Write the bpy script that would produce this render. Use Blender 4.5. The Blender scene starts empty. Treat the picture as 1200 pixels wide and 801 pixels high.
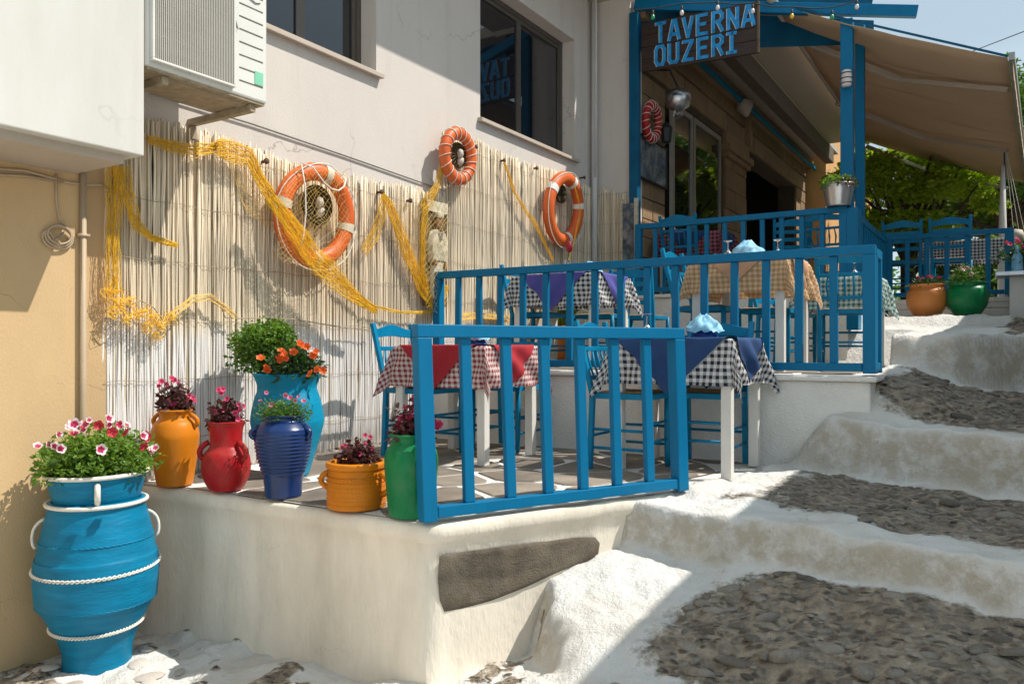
import bpy, math, random
import numpy as np
from mathutils import Vector, Matrix, noise as mnoise
random.seed(7); rng = np.random.default_rng(7)
S = bpy.context.scene
COL = S.collection
PI = math.pi
# ------------------------------------------------------------------ camera
# world frame: X runs along the house wall away from the camera, Y points into the wall (wall face at Y=0), Z up
F, HY, CX = 920.0, 405.0, 600.0
CAM = Vector((0, -4.0, 1.6))
FX, FY = .847, .532                       # forward direction
cam = bpy.data.cameras.new('camera'); co = bpy.data.objects.new('camera', cam); COL.objects.link(co)
cam.sensor_width = 36; cam.lens = 36*F/1200; cam.clip_start = .05; cam.clip_end = 3000
cam.shift_y = (HY-400.5)/1200
co.location = CAM
co.rotation_euler = (PI/2, 0, math.atan2(FY, FX)-PI/2)
S.camera = co
# ------------------------------------------------------------------ light
SUN = Vector((.6, -1.0, 1.55)).normalized()   # direction to the sun
elev = math.asin(SUN.z); 
W = bpy.data.worlds.new("World"); S.world = W; W.use_nodes = True
nt = W.node_tree; nt.nodes.clear()
wo = nt.nodes.new('ShaderNodeOutputWorld'); bg = nt.nodes.new('ShaderNodeBackground')
sk = nt.nodes.new('ShaderNodeTexSky'); sk.sky_type = 'NISHITA'; sk.sun_disc = False
sk.sun_elevation = elev; sk.sun_rotation = math.atan2(SUN.x, SUN.y)
sk.air_density = 1.0; sk.dust_density = 1.6; sk.ozone_density = 1.2
tc = nt.nodes.new('ShaderNodeTexCoord'); mp = nt.nodes.new('ShaderNodeMapping'); mp.inputs['Scale'].default_value = (1, 1, 3.5)
cn = nt.nodes.new('ShaderNodeTexNoise'); cn.inputs['Scale'].default_value = 1.3; cn.inputs['Detail'].default_value = 6
cr = nt.nodes.new('ShaderNodeValToRGB'); cr.color_ramp.elements[0].position = .42; cr.color_ramp.elements[1].position = .72
cr.color_ramp.elements[0].color = (.50, .50, .50, 1); cr.color_ramp.elements[1].color = (.88, .88, .88, 1)
mx = nt.nodes.new('ShaderNodeMix'); mx.data_type = 'RGBA'; mx.inputs[7].default_value = (13.0, 16.2, 18.0, 1)
L = nt.links.new
L(tc.outputs['Generated'], mp.inputs[0]); L(mp.outputs[0], cn.inputs[0]); L(cn.outputs[0], cr.inputs[0])
L(cr.outputs[0], mx.inputs[0]); L(sk.outputs[0], mx.inputs[6]); L(mx.outputs[2], bg.inputs[0]); L(bg.outputs[0], wo.inputs[0])
bg.inputs[1].default_value = .058
sl = bpy.data.lights.new('sun', 'SUN'); so = bpy.data.objects.new('sun', sl); COL.objects.link(so)
sl.energy = 4.9; sl.angle = math.radians(.5); sl.color = (1, .95, .87)
so.rotation_euler = (-SUN).to_track_quat('-Z', 'Y').to_euler()
S.view_settings.view_transform = 'Standard'; S.view_settings.look = 'None'
S.view_settings.exposure = .17; S.view_settings.gamma = 1; S.view_settings.use_curve_mapping = False
S.cycles.max_bounces = 8; S.cycles.diffuse_bounces = 4

# ------------------------------------------------------------------ pixel helper: a point of the place seen at photo pixel (px,py)
def P(px, py, D=None, X=None, Y=None, Z=None):
    k = (px-CX)/F; dx = FX+FY*k; dy = FY-FX*k; dz = -(py-HY)/F
    if X is not None: D = X/dx
    if Y is not None: D = (Y+4)/dy
    if Z is not None: D = (Z-1.6)/dz
    return Vector((D*dx, -4+D*dy, 1.6+D*dz))

# ------------------------------------------------------------------ object helpers
def setp(o, label=None, cat=None, group=None, kind=None):
    if label: o['label'] = label
    if cat: o['category'] = cat
    if group: o['group'] = group
    if kind: o['kind'] = kind
    return o
def thing(name, label, cat, loc=(0, 0, 0), rz=0, group=None, kind=None):
    o = bpy.data.objects.new(name, None); COL.objects.link(o)
    o.empty_display_size = .1; o.location = loc; o.rotation_euler = (0, 0, rz)
    return setp(o, label, cat, group, kind)
def dup(root, loc, rz, label=None, group=None, scale=None):
    r = root.copy(); COL.objects.link(r); r.location = loc; r.rotation_euler = (0, 0, rz)
    if scale: r.scale = scale
    if label: r['label'] = label
    if group: r['group'] = group
    for ch in list(root.children):
        c = ch.copy(); COL.objects.link(c); c.parent = r
        for g in list(ch.children):
            d = g.copy(); COL.objects.link(d); d.parent = c
    return r
class MB:
    def __init__(s): s.v = []; s.f = []; s.uv = None; s.mi = None
    def quadbox(s, p):                       # 8 points: bottom 4 ccw, top 4 ccw
        n = len(s.v); s.v += [tuple(q) for q in p]
        for a in ((3, 2, 1, 0), (4, 5, 6, 7), (0, 1, 5, 4), (1, 2, 6, 5), (2, 3, 7, 6), (3, 0, 4, 7)): s.f.append(tuple(n+i for i in a))
        return s
    def box(s, x0, x1, y0, y1, z0, z1):
        return s.quadbox([(x0, y0, z0), (x1, y0, z0), (x1, y1, z0), (x0, y1, z0), (x0, y0, z1), (x1, y0, z1), (x1, y1, z1), (x0, y1, z1)])
    def beam(s, a, b, w, h, up=(0, 0, 1)):
        a = Vector(a); b = Vector(b); d = (b-a).normalized(); up = Vector(up)
        if abs(d.dot(up)) > .95: up = Vector((1, 0, 0))
        sx = d.cross(up).normalized()*w/2; sz = sx.cross(d).normalized()*h/2
        return s.quadbox([a-sx-sz, a+sx-sz, b+sx-sz, b-sx-sz, a-sx+sz, a+sx+sz, b+sx+sz, b-sx+sz])
    def tube(s, pts, r, n=6, cap=True):
        pts = [Vector(p) for p in pts]; m = len(pts)
        rs = r if isinstance(r, (list, tuple)) else [r]*m
        b0 = len(s.v); ref = None
        for i, p in enumerate(pts):
            d = (pts[min(i+1, m-1)]-pts[max(i-1, 0)])
            d = d.normalized() if d.length > 1e-9 else Vector((0, 0, 1))
            if ref is None:
                ref = Vector((0, 0, 1)) if abs(d.z) < .9 else Vector((1, 0, 0))
            ux = (ref-d*ref.dot(d))
            ux = ux.normalized() if ux.length > 1e-6 else d.orthogonal().normalized()
            ref = ux; uy = d.cross(ux)
            for j in range(n):
                a = 2*PI*j/n; s.v.append(tuple(p+(ux*math.cos(a)+uy*math.sin(a))*rs[i]))
        for i in range(m-1):
            for j in range(n):
                k = (j+1) % n; s.f.append((b0+i*n+j, b0+i*n+k, b0+(i+1)*n+k, b0+(i+1)*n+j))
        if cap:
            s.f.append(tuple(b0+j for j in range(n))[::-1]); s.f.append(tuple(b0+(m-1)*n+j for j in range(n)))
        return s
    def lathe(s, prof, n=40, c=(0, 0, 0), ell=1.0, wob=0):
        b0 = len(s.v)
        for i, (r, z) in enumerate(prof):
            for j in range(n):
                a = 2*PI*j/n; w = 1+wob*math.sin(2*a+z*7)
                s.v.append((c[0]+r*w*math.cos(a), c[1]+r*w*ell*math.sin(a), c[2]+z))
        for i in range(len(prof)-1):
            for j in range(n):
                k = (j+1) % n; s.f.append((b0+i*n+j, b0+i*n+k, b0+(i+1)*n+k, b0+(i+1)*n+j))
        if prof[0][0] > 1e-4: s.f.append(tuple(b0+j for j in range(n))[::-1])
        if prof[-1][0] > 1e-4: s.f.append(tuple(b0+(len(prof)-1)*n+j for j in range(n)))
        return s
    def poly(s, pts, z0, z1, inset=0):        # prism from 2D ccw polygon, with chamfered top
        n = len(pts); b0 = len(s.v); cx = sum(p[0] for p in pts)/n; cy = sum(p[1] for p in pts)/n
        def ins(p, d):
            vx, vy = cx-p[0], cy-p[1]; l = math.hypot(vx, vy) or 1; return (p[0]+vx/l*d, p[1]+vy/l*d)
        s.v += [(p[0], p[1], z0) for p in pts]
        if inset: s.v += [(p[0], p[1], z1-inset) for p in pts]
        s.v += [(*ins(p, inset), z1) for p in pts]
        L_ = 2 if inset else 1
        for l in range(L_):
            for j in range(n):
                k = (j+1) % n; s.f.append((b0+l*n+j, b0+l*n+k, b0+(l+1)*n+k, b0+(l+1)*n+j))
        s.f.append(tuple(b0+L_*n+j for j in range(n)))
        return s
    def mesh(s, name, mat, smooth=False):
        me = bpy.data.meshes.new(name); me.from_pydata([tuple(v) for v in s.v], [], s.f)
        for m in (mat if isinstance(mat, (list, tuple)) else [mat]): me.materials.append(m)
        if s.mi: me.polygons.foreach_set('material_index', s.mi)
        if smooth: me.polygons.foreach_set('use_smooth', [True]*len(me.polygons))
        if s.uv is not None:
            ul = me.uv_layers.new(name='UVMap'); li = np.zeros(len(me.loops), dtype=np.int32); me.loops.foreach_get('vertex_index', li)
            ul.data.foreach_set('uv', np.array(s.uv, dtype=np.float32)[li].ravel())
        me.update(); return me
def link(name, me, parent=None, loc=(0, 0, 0), rot=(0, 0, 0), scale=(1, 1, 1), bevel=0):
    o = bpy.data.objects.new(name, me); COL.objects.link(o)
    o.parent = parent; o.location = loc; o.rotation_euler = rot; o.scale = scale
    if bevel:
        m = o.modifiers.new('bevel', 'BEVEL'); m.width = bevel; m.segments = 2; m.limit_method = 'ANGLE'; m.angle_limit = math.radians(50)
    return o
def part(mb, name, mat, parent, world=False, smooth=False, bevel=0, label=None, kind=None):
    """world=True: the mesh was built in world space, bring it into the parent's space"""
    if world:
        t = Matrix.Translation(parent.location) @ Matrix.Rotation(parent.rotation_euler[2], 4, 'Z'); ti = t.inverted()
        if parent.parent:
            g = parent.parent; ti = (Matrix.Translation(g.location) @ Matrix.Rotation(g.rotation_euler[2], 4, 'Z')).inverted()
        mb.v = [tuple(ti @ Vector(v)) for v in mb.v]
    o = link(name, mb.mesh(name, mat, smooth), parent, bevel=bevel)
    return setp(o, label, None, None, kind)
def solo(mb, name, mat, label, cat, group=None, smooth=False, bevel=0, kind=None, keep=False):
    v = np.array(mb.v)
    o0 = Vector((0, 0, 0)) if keep else Vector(((v[:, 0].min()+v[:, 0].max())/2, (v[:, 1].min()+v[:, 1].max())/2, v[:, 2].min()))
    mb.v = [tuple(Vector(q)-o0) for q in mb.v]
    o = link(name, mb.mesh(name, mat, smooth), None, loc=o0, bevel=bevel)
    return setp(o, label, cat, group, kind)

# ------------------------------------------------------------------ materials
def N(nt, t, **kw):
    n = nt.nodes.new('ShaderNode'+t)
    for k, v in kw.items():
        if k in n.inputs: n.inputs[k].default_value = v
        else: setattr(n, k, v)
    return n
def ramp(nt, a, b, ca=(0, 0, 0, 1), cb=(1, 1, 1, 1)):
    r = nt.nodes.new('ShaderNodeValToRGB'); e = r.color_ramp.elements
    e[0].position = a; e[1].position = b; e[0].color = ca; e[1].color = cb; return r
def mixc(nt, f, a, b, bt='MIX'):
    m = nt.nodes.new('ShaderNodeMix'); m.data_type = 'RGBA'; m.blend_type = bt
    for i, x in ((0, f), (6, a), (7, b)):
        if isinstance(x, (int, float)): m.inputs[i].default_value = x
        elif isinstance(x, tuple): m.inputs[i].default_value = (*x[:3], 1)
        else: nt.links.new(x, m.inputs[i])
    return m.outputs[2]
def mat(name, base, rough=.6, var=.15, vs=6, bump=.15, bs=60, metal=0, dirt=None, dirt_amt=.3, dirt_s=3, stretch=(1, 1, 1), rnd=0, spec=.5, bdist=.01, trans=0, wear=None, wear_t=.7, fine=0):
    m = bpy.data.materials.new(name); m.use_nodes = True; nt = m.node_tree; b = nt.nodes['Principled BSDF']; L = nt.links.new
    tc = N(nt, 'TexCoord'); mp = N(nt, 'Mapping'); mp.inputs['Scale'].default_value = stretch; L(tc.outputs['Object'], mp.inputs[0])
    n1 = N(nt, 'TexNoise', Scale=vs, Detail=5, Roughness=.6); L(mp.outputs[0], n1.inputs[0])
    r1 = ramp(nt, .3, .7); L(n1.outputs[0], r1.inputs[0])
    lo = tuple(c*(1-var) for c in base); hi = tuple(min(c*(1+var), 1) for c in base)
    c = mixc(nt, r1.outputs[0], lo, hi)
    if dirt:
        n2 = N(nt, 'TexNoise', Scale=dirt_s, Detail=8, Roughness=.65); L(mp.outputs[0], n2.inputs[0])
        r2 = ramp(nt, .45, .75, cb=(dirt_amt,)*3+(1,)); L(n2.outputs[0], r2.inputs[0]); c = mixc(nt, r2.outputs[0], c, dirt)
    if wear:
        n3 = N(nt, 'TexNoise', Scale=28, Detail=6, Roughness=.7); L(tc.outputs['Object'], n3.inputs[0])
        r3 = ramp(nt, wear_t, wear_t+.03); L(n3.outputs[0], r3.inputs[0]); c = mixc(nt, r3.outputs[0], c, wear)
    if rnd:
        oi = N(nt, 'ObjectInfo'); mr = N(nt, 'MapRange'); mr.inputs[3].default_value = 1-rnd; mr.inputs[4].default_value = 1+rnd
        L(oi.outputs['Random'], mr.inputs[0]); cc = N(nt, 'CombineColor')
        for i in range(3): L(mr.outputs[0], cc.inputs[i])
        c = mixc(nt, 1.0, c, cc.outputs[0], 'MULTIPLY')
    L(c, b.inputs['Base Color']); b.inputs['Roughness'].default_value = rough; b.inputs['Metallic'].default_value = metal
    b.inputs['Specular IOR Level'].default_value = spec
    if trans:
        b.inputs['Transmission Weight'].default_value = trans
    if bump:
        n4 = N(nt, 'TexNoise', Scale=bs, Detail=4, Roughness=.6); L(mp.outputs[0], n4.inputs[0]); h = n4.outputs[0]
        if fine:
            n5 = N(nt, 'TexNoise', Scale=fine, Detail=3); L(mp.outputs[0], n5.inputs[0])
            ad = N(nt, 'Math', operation='ADD'); L(h, ad.inputs[0]); L(n5.outputs[0], ad.inputs[1]); h = ad.outputs[0]
        bp = N(nt, 'Bump', Strength=bump, Distance=bdist); L(h, bp.inputs['Height']); L(bp.outputs[0], b.inputs['Normal'])
    return m
def leafmat(name, base, var=.35, trans=.25):
    m = mat(name, base, rough=.5, var=var, vs=25, bump=0)
    nt = m.node_tree; b = nt.nodes['Principled BSDF']; out = nt.nodes['Material Output']
    t = N(nt, 'BsdfTranslucent'); t.inputs[0].default_value = (base[0]*1.7, base[1]*1.6, base[2]*.8, 1)
    ms = N(nt, 'MixShader'); ms.inputs[0].default_value = trans
    nt.links.new(b.outputs[0], ms.inputs[1]); nt.links.new(t.outputs[0], ms.inputs[2]); nt.links.new(ms.outputs[0], out.inputs[0])
    return m
def gingham(name, dark, light, p, rough=.85):
    m = bpy.data.materials.new(name); m.use_nodes = True; nt = m.node_tree; b = nt.nodes['Principled BSDF']; L = nt.links.new
    uv = N(nt, 'TexCoord'); sp = N(nt, 'SeparateXYZ'); L(uv.outputs['UV'], sp.inputs[0]); o = []
    for i in range(2):
        d = N(nt, 'Math', operation='DIVIDE'); d.inputs[1].default_value = p; L(sp.outputs[i], d.inputs[0])
        fr = N(nt, 'Math', operation='FRACT'); L(d.outputs[0], fr.inputs[0])
        g = N(nt, 'Math', operation='GREATER_THAN'); g.inputs[1].default_value = .5; L(fr.outputs[0], g.inputs[0]); o.append(g.outputs[0])
    a = N(nt, 'Math', operation='ADD'); L(o[0], a.inputs[0]); L(o[1], a.inputs[1])
    h = N(nt, 'Math', operation='MULTIPLY'); h.inputs[1].default_value = .5; L(a.outputs[0], h.inputs[0])
    c = mixc(nt, h.outputs[0], light, dark); L(c, b.inputs['Base Color']); b.inputs['Roughness'].default_value = rough
    nz = N(nt, 'TexNoise', Scale=900, Detail=2); bp = N(nt, 'Bump', Strength=.2, Distance=.002); L(nz.outputs[0], bp.inputs['Height']); L(bp.outputs[0], b.inputs['Normal'])
    t = N(nt, 'BsdfTranslucent'); L(c, t.inputs[0]); ms = N(nt, 'MixShader'); ms.inputs[0].default_value = .18
    L(b.outputs[0], ms.inputs[1]); L(t.outputs[0], ms.inputs[2]); L(ms.outputs[0], nt.nodes['Material Output'].inputs[0])
    return m
M = {}
M['blue'] = mat('blue_paint', (.0005, .15, .31), .45, .16, 5, .35, 30, stretch=(1, 1, .2), dirt=(.001, .07, .14), dirt_amt=.6, dirt_s=5, wear=(.22, .34, .40), wear_t=.73, bdist=.004)
M['blue_dark'] = mat('blue_paint_shaded', (.001, .08, .16), .5, .2, 5, .25, 45, bdist=.004)  # darker copy of the blue paint, pergola underside shade put into the colour
M['blue_chair'] = mat('blue_chair_paint', (.001, .185, .35), .4, .15, 9, .2, 50, wear=(.05, .35, .6), wear_t=.7, bdist=.004)
M['whitewash'] = mat('whitewash', (.78, .75, .70), .85, .07, 3, .6, 9, dirt=(.36, .31, .25), dirt_amt=.3, dirt_s=2.2, bdist=.02, fine=70)
M['terrace_plaster'] = mat('terrace_plaster', (.80, .72, .60), .88, .06, 2, .2, 7, dirt=(.36, .31, .24), dirt_amt=.45, dirt_s=2.5, stretch=(1, 1, .35), bdist=.02, fine=60)
M['house'] = mat('house_plaster', (.57, .52, .47), .9, .035, 1.2, .25, 6, dirt=(.42, .38, .34), dirt_amt=.2, dirt_s=1.5, stretch=(1, 1, .5), bdist=.01, fine=120)
M['beige'] = mat('beige_plaster', (.56, .385, .20), .9, .05, 1.6, .2, 5, dirt=(.36, .26, .16), dirt_amt=.35, dirt_s=1.8, stretch=(1, 1, .5), bdist=.01, fine=120)
M['balcony'] = mat('balcony_plaster', (.58, .57, .53), .85, .03, 1.2, .15, 6, dirt=(.42, .39, .33), dirt_amt=.5, dirt_s=1.6, stretch=(1, 1, .25), bdist=.006, fine=120)
def cracks(m, amt, s=1.1):
    nt = m.node_tree; b = nt.nodes['Principled BSDF']; old = b.inputs['Base Color'].links[0].from_socket; g = N(nt, 'NewGeometry')
    w = N(nt, 'TexNoise', Scale=5, Detail=4); nt.links.new(g.outputs['Position'], w.inputs[0]); sc = N(nt, 'VectorMath', operation='SCALE'); sc.inputs['Scale'].default_value = .35; nt.links.new(w.outputs['Color'], sc.inputs[0])
    ad = N(nt, 'VectorMath', operation='ADD'); nt.links.new(g.outputs['Position'], ad.inputs[0]); nt.links.new(sc.outputs[0], ad.inputs[1])
    v = N(nt, 'TexVoronoi', Scale=s, feature='DISTANCE_TO_EDGE'); nt.links.new(ad.outputs[0], v.inputs['Vector']); r_ = ramp(nt, .0015, .006, (1, 1, 1, 1), (0, 0, 0, 1)); nt.links.new(v.outputs['Distance'], r_.inputs[0])
    n = N(nt, 'TexNoise', Scale=1.3, Detail=2); nt.links.new(g.outputs['Position'], n.inputs[0]); r2 = ramp(nt, .5, .62, cb=(amt,)*3+(1,)); nt.links.new(n.outputs[0], r2.inputs[0])
    mu = N(nt, 'Math', operation='MULTIPLY'); nt.links.new(r_.outputs[0], mu.inputs[0]); nt.links.new(r2.outputs[0], mu.inputs[1])
    mp = N(nt, 'Mapping'); mp.inputs['Scale'].default_value = (7, 7, .6); nt.links.new(g.outputs['Position'], mp.inputs[0]); n3 = N(nt, 'TexNoise', Scale=1, Detail=4); nt.links.new(mp.outputs[0], n3.inputs[0]); r3 = ramp(nt, .55, .8, cb=(.28,)*3+(1,)); nt.links.new(n3.outputs[0], r3.inputs[0])
    c = mixc(nt, r3.outputs[0], old, (.34, .29, .23)); nt.links.new(mixc(nt, mu.outputs[0], c, (.16, .13, .10)), b.inputs['Base Color'])
cracks(M['house'], .6); cracks(M['beige'], .45); cracks(M['balcony'], .15, .7); cracks(M['terrace_plaster'], .18, 1.6)
M['pipe'] = mat('painted_pipe', (.42, .32, .21), .6, .08)
M['pipe_white'] = mat('white_pipe', (.55, .54, .53), .5, .05)
M['alu'] = mat('window_frame', (.10, .085, .07), .35, .05, metal=.3, bump=0)
M['alu_light'] = mat('light_window_frame', (.33, .29, .25), .4, .08, metal=.3, bump=0)
def glassmat(name, tint, rough=.03):
    m = bpy.data.materials.new(name); m.use_nodes = True; b = m.node_tree.nodes['Principled BSDF']
    b.inputs['Base Color'].default_value = (*tint, 1); b.inputs['Roughness'].default_value = rough; b.inputs['Specular IOR Level'].default_value = 1.0
    b.inputs['Coat Weight'].default_value = .15; b.inputs['Coat Roughness'].default_value = .02
    return m
M['glass'] = glassmat('window_glass', (.006, .009, .013))
M['clear'] = bpy.data.materials.new('clear_glass'); M['clear'].use_nodes = True
b_ = M['clear'].node_tree.nodes['Principled BSDF']; b_.inputs['Transmission Weight'].default_value = 1; b_.inputs['Roughness'].default_value = .02; b_.inputs['IOR'].default_value = 1.45
M['flag'] = mat('flagstone', (.20, .165, .13), .75, .25, 5, .35, 25, dirt=(.34, .30, .25), dirt_amt=.5, dirt_s=6, rnd=.25, bdist=.008)
M['cobble'] = mat('cobble_stone', (.145, .122, .098), .8, .35, 14, .5, 40, dirt=(.24, .20, .16), dirt_amt=.8, dirt_s=9, rnd=.42, bdist=.008)
def limed(m):
    nt = m.node_tree; b = nt.nodes['Principled BSDF']; old = b.inputs['Base Color'].links[0].from_socket; g = N(nt, 'NewGeometry')
    n = N(nt, 'TexNoise', Scale=4.5, Detail=8, Roughness=.75); nt.links.new(g.outputs['Position'], n.inputs[0]); rr = ramp(nt, .46, .68, cb=(.8, .8, .8, 1)); nt.links.new(n.outputs[0], rr.inputs[0])
    nt.links.new(mixc(nt, rr.outputs[0], old, (.42, .37, .31)), b.inputs['Base Color'])
limed(M['cobble'])
M['pebble'] = mat('white_pebble', (.50, .45, .40), .7, .15, 9, .2, 40, rnd=.3)
M['rock'] = mat('bare_rock', (.11, .088, .062), .9, .45, 9, .3, 18, dirt=(.2, .17, .13), dirt_amt=.5, dirt_s=6, bdist=.02, fine=120)
M['white_wood'] = mat('white_painted_wood', (.66, .63, .58), .5, .05, 6, .2, 40, wear=(.4, .36, .3), wear_t=.76)
M['rush'] = mat('rush_seat', (.38, .24, .11), .8, .25, 30, .6, 120, stretch=(1, 6, 1))
M['orange'] = mat('orange_glaze', (.58, .185, .008), .42, .14, 7, .3, 18, bdist=.006, wear=(.45, .22, .08), wear_t=.76, dirt=(.35, .12, .02), dirt_amt=.5)
M['orange_round'] = mat('orange_terracotta', (.58, .20, .04), .55, .08, 7, .2, 18, bdist=.004)
M['red_pot'] = mat('red_paint', (.36, .010, .013), .42, .14, 7, .3, 18, bdist=.006, dirt=(.30, .12, .09), dirt_amt=.35, dirt_s=9, wear=(.42, .2, .13), wear_t=.73)
M['sky_pot'] = mat('sky_blue_paint', (.002, .22, .37), .42, .12, 6, .35, 14, bdist=.006, stretch=(1, 1, 4))
M['pithos'] = mat('pithos_blue', (.001, .165, .30), .45, .2, 5, .5, 16, dirt=(.004, .11, .22), dirt_amt=.5, dirt_s=4, wear=(.3, .38, .40), wear_t=.77, bdist=.006, stretch=(1, 1, 5))
M['navy_pot'] = mat('navy_glaze', (.004, .025, .11), .28, .15, 6, .2, 20, bdist=.004)
M['green_pot'] = mat('green_paint', (.003, .17, .055), .36, .14, 6, .25, 20, bdist=.004, dirt=(.12, .22, .12), dirt_amt=.35, dirt_s=9, wear=(.3, .3, .22), wear_t=.74)
M['rope'] = mat('white_rope', (.72, .68, .60), .85, .1, 30, .4, 200)
M['soil'] = mat('soil', (.035, .024, .016), .95, .4, 40, .8, 80)
M['zinc'] = mat('zinc', (.55, .56, .57), .3, .12, 8, .1, 30, metal=.95)
M['ring'] = mat('lifebuoy_orange', (.66, .115, .018), .5, .12, 7, .3, 25, bdist=.006, dirt=(.5, .16, .05), dirt_amt=.5)
M['ring_band'] = mat('lifebuoy_band', (.62, .55, .42), .7, .1)
M['ring_white'] = mat('white_band', (.72, .70, .66), .7, .06)
M['basket'] = mat('olive_basket', (.045, .035, .012), .8, .5, 40, .8, 90)
M['shell'] = mat('pale_shell', (.52, .47, .38), .6, .3, 40, .5, 80)
M['net'] = mat('yellow_net', (.85, .50, .015), .7, .15, 9, 0)
M['net_pale'] = mat('pale_net', (.72, .47, .10), .7, .15, 9, 0)
M['rust'] = mat('rusty_iron', (.10, .045, .025), .8, .4, 60, .6, 120)
M['wire'] = mat('black_wire', (.02, .02, .02), .6, .1, bump=0)
M['plaque'] = mat('carved_wood', (.11, .07, .028), .75, .4, 30, .6, 80, stretch=(1, 1, .3))
M['plaque_pale'] = mat('cream_figure', (.48, .43, .32), .8, .35, 25, .7, 70)
M['skin'] = mat('carved_face', (.22, .11, .05), .7, .2, 25, .4, 60)
M['signwood'] = mat('sign_wood', (.030, .014, .010), .6, .4, 12, .4, 50, stretch=(.3, 1, 5))
M['signblue'] = mat('sign_letters', (.003, .24, .55), .5, .35, 12, .1, wear=(.05, .035, .03), wear_t=.64)
M['signwhite'] = mat('sign_highlight', (.5, .62, .68), .6, .05, bump=0)
M['stone'] = mat('taverna_stone', (.28, .175, .09), .85, .2, 6, .5, 25, dirt=(.14, .09, .055), dirt_amt=.6, dirt_s=3, rnd=.14, bdist=.01)
M['mortar'] = mat('taverna_mortar', (.08, .055, .035), .9, .2)
M['soffit'] = mat('painted_soffit', (.45, .38, .31), .85, .05)
M['beam_grey'] = mat('concrete_beam', (.12, .09, .065), .85, .1)
M['orangewall'] = mat('ochre_plaster', (.62, .34, .13), .85, .1, 3, .3, 12)
M['awning'] = mat('awning_canvas', (.56, .42, .28), .85, .06, 2, .1, 300)
nt_ = M['awning'].node_tree; tr_ = N(nt_, 'BsdfTranslucent'); tr_.inputs[0].default_value = (.45, .28, .15, 1); ms_ = N(nt_, 'MixShader'); ms_.inputs[0].default_value = .16
nt_.links.new(nt_.nodes['Principled BSDF'].outputs[0], ms_.inputs[1]); nt_.links.new(tr_.outputs[0], ms_.inputs[2]); nt_.links.new(ms_.outputs[0], nt_.nodes['Material Output'].inputs[0])
for k_ in ('blue', 'blue_chair', 'blue_dark', 'pithos', 'sky_pot', 'red_pot', 'green_pot', 'orange'): M[k_].node_tree.nodes['Principled BSDF'].inputs['Specular IOR Level'].default_value = .2
M['steel'] = mat('grey_steel', (.35, .34, .32), .4, .1, metal=.7, bump=0)
M['ac'] = mat('ac_casing', (.62, .61, .56), .45, .05, 4, .05)
M['ac_grille'] = mat('ac_grille', (.42, .40, .34), .5, .05, 4, 0)
M['ac_dark'] = mat('ac_inside', (.10, .09, .07), .8, .3)
M['bracket'] = mat('bracket', (.33, .26, .17), .7, .25, 20, .3)
M['sticker'] = mat('green_sticker', (.18, .52, .34), .6, .05, bump=0)
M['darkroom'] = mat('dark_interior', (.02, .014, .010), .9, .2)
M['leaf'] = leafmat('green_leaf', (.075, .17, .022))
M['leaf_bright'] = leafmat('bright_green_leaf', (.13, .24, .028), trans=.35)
M['leaf_dark'] = leafmat('dark_green_leaf', (.03, .075, .018))
M['leaf_wine'] = leafmat('burgundy_leaf', (.075, .022, .022), .5)
M['leaf_lemon'] = leafmat('lemon_tree_leaf', (.30, .42, .03), .4, .4)
M['leaf_tree'] = leafmat('tree_leaf', (.085, .18, .025), .5, .3)
M['bark'] = mat('bark', (.09, .065, .045), .9, .3, 12, .6, 40)
def petal(n, c): return leafmat(n, c, .1, .2)
M['pet_white'] = petal('white_petal', (.72, .62, .64)); M['pet_pink'] = petal('magenta_petal', (.50, .02, .13)); M['pet_red'] = petal('crimson_petal', (.40, .012, .03))
M['pet_rose'] = petal('rose_petal', (.62, .07, .17)); M['pet_orange'] = petal('orange_petal', (.75, .12, .015)); M['pet_lilac'] = petal('lilac_petal', (.45, .20, .33))
M['pet_yellow'] = petal('yellow_centre', (.6, .45, .1))
M['cl_red'] = mat('red_cloth', (.33, .010, .02), .85, .08, 6, .2, 400, bdist=.002)
M['cl_navy'] = mat('navy_cloth', (.012, .048, .15), .85, .08, 6, .2, 400, bdist=.002)
M['cl_purple'] = mat('purple_cloth', (.07, .065, .28), .85, .08, 6, .2, 400, bdist=.002)
M['cl_peach'] = mat('peach_cloth', (.55, .30, .17), .85, .08, 6, .2, 400, bdist=.002)
M['g_red'] = gingham('red_gingham', (.26, .012, .025), (.70, .60, .56), .034)
M['g_navy'] = gingham('navy_gingham', (.010, .012, .035), (.72, .71, .69), .040)
M['g_peach'] = gingham('peach_gingham', (.50, .27, .11), (.78, .55, .34), .034)
M['g_green'] = gingham('green_gingham', (.03, .17, .17), (.66, .72, .66), .04)
M['g_dred'] = gingham('dark_red_gingham', (.05, .008, .02), (.42, .12, .14), .045)
M['napkin'] = mat('light_blue_napkin', (.22, .48, .66), .6, .25, 14, .3, 60)
M['napkin_dark'] = mat('blue_napkin', (.02, .09, .36), .6, .2, 14, .3, 60)
M['bulb_w'] = mat('white_bulb', (.65, .60, .58), .25, .05, bump=0); M['bulb_g'] = mat('green_bulb', (.03, .30, .10), .25, .05, bump=0); M['bulb_y'] = mat('yellow_bulb', (.70, .42, .03), .25, .05, bump=0)
M['paint_panel'] = mat('painted_seascape', (.05, .075, .10), .5, .9, 9, .1, 40, dirt=(.42, .38, .34), dirt_amt=.9, dirt_s=6)
M['tile_blue'] = gingham('blue_tiles', (.03, .12, .25), (.45, .45, .42), .16)
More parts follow.
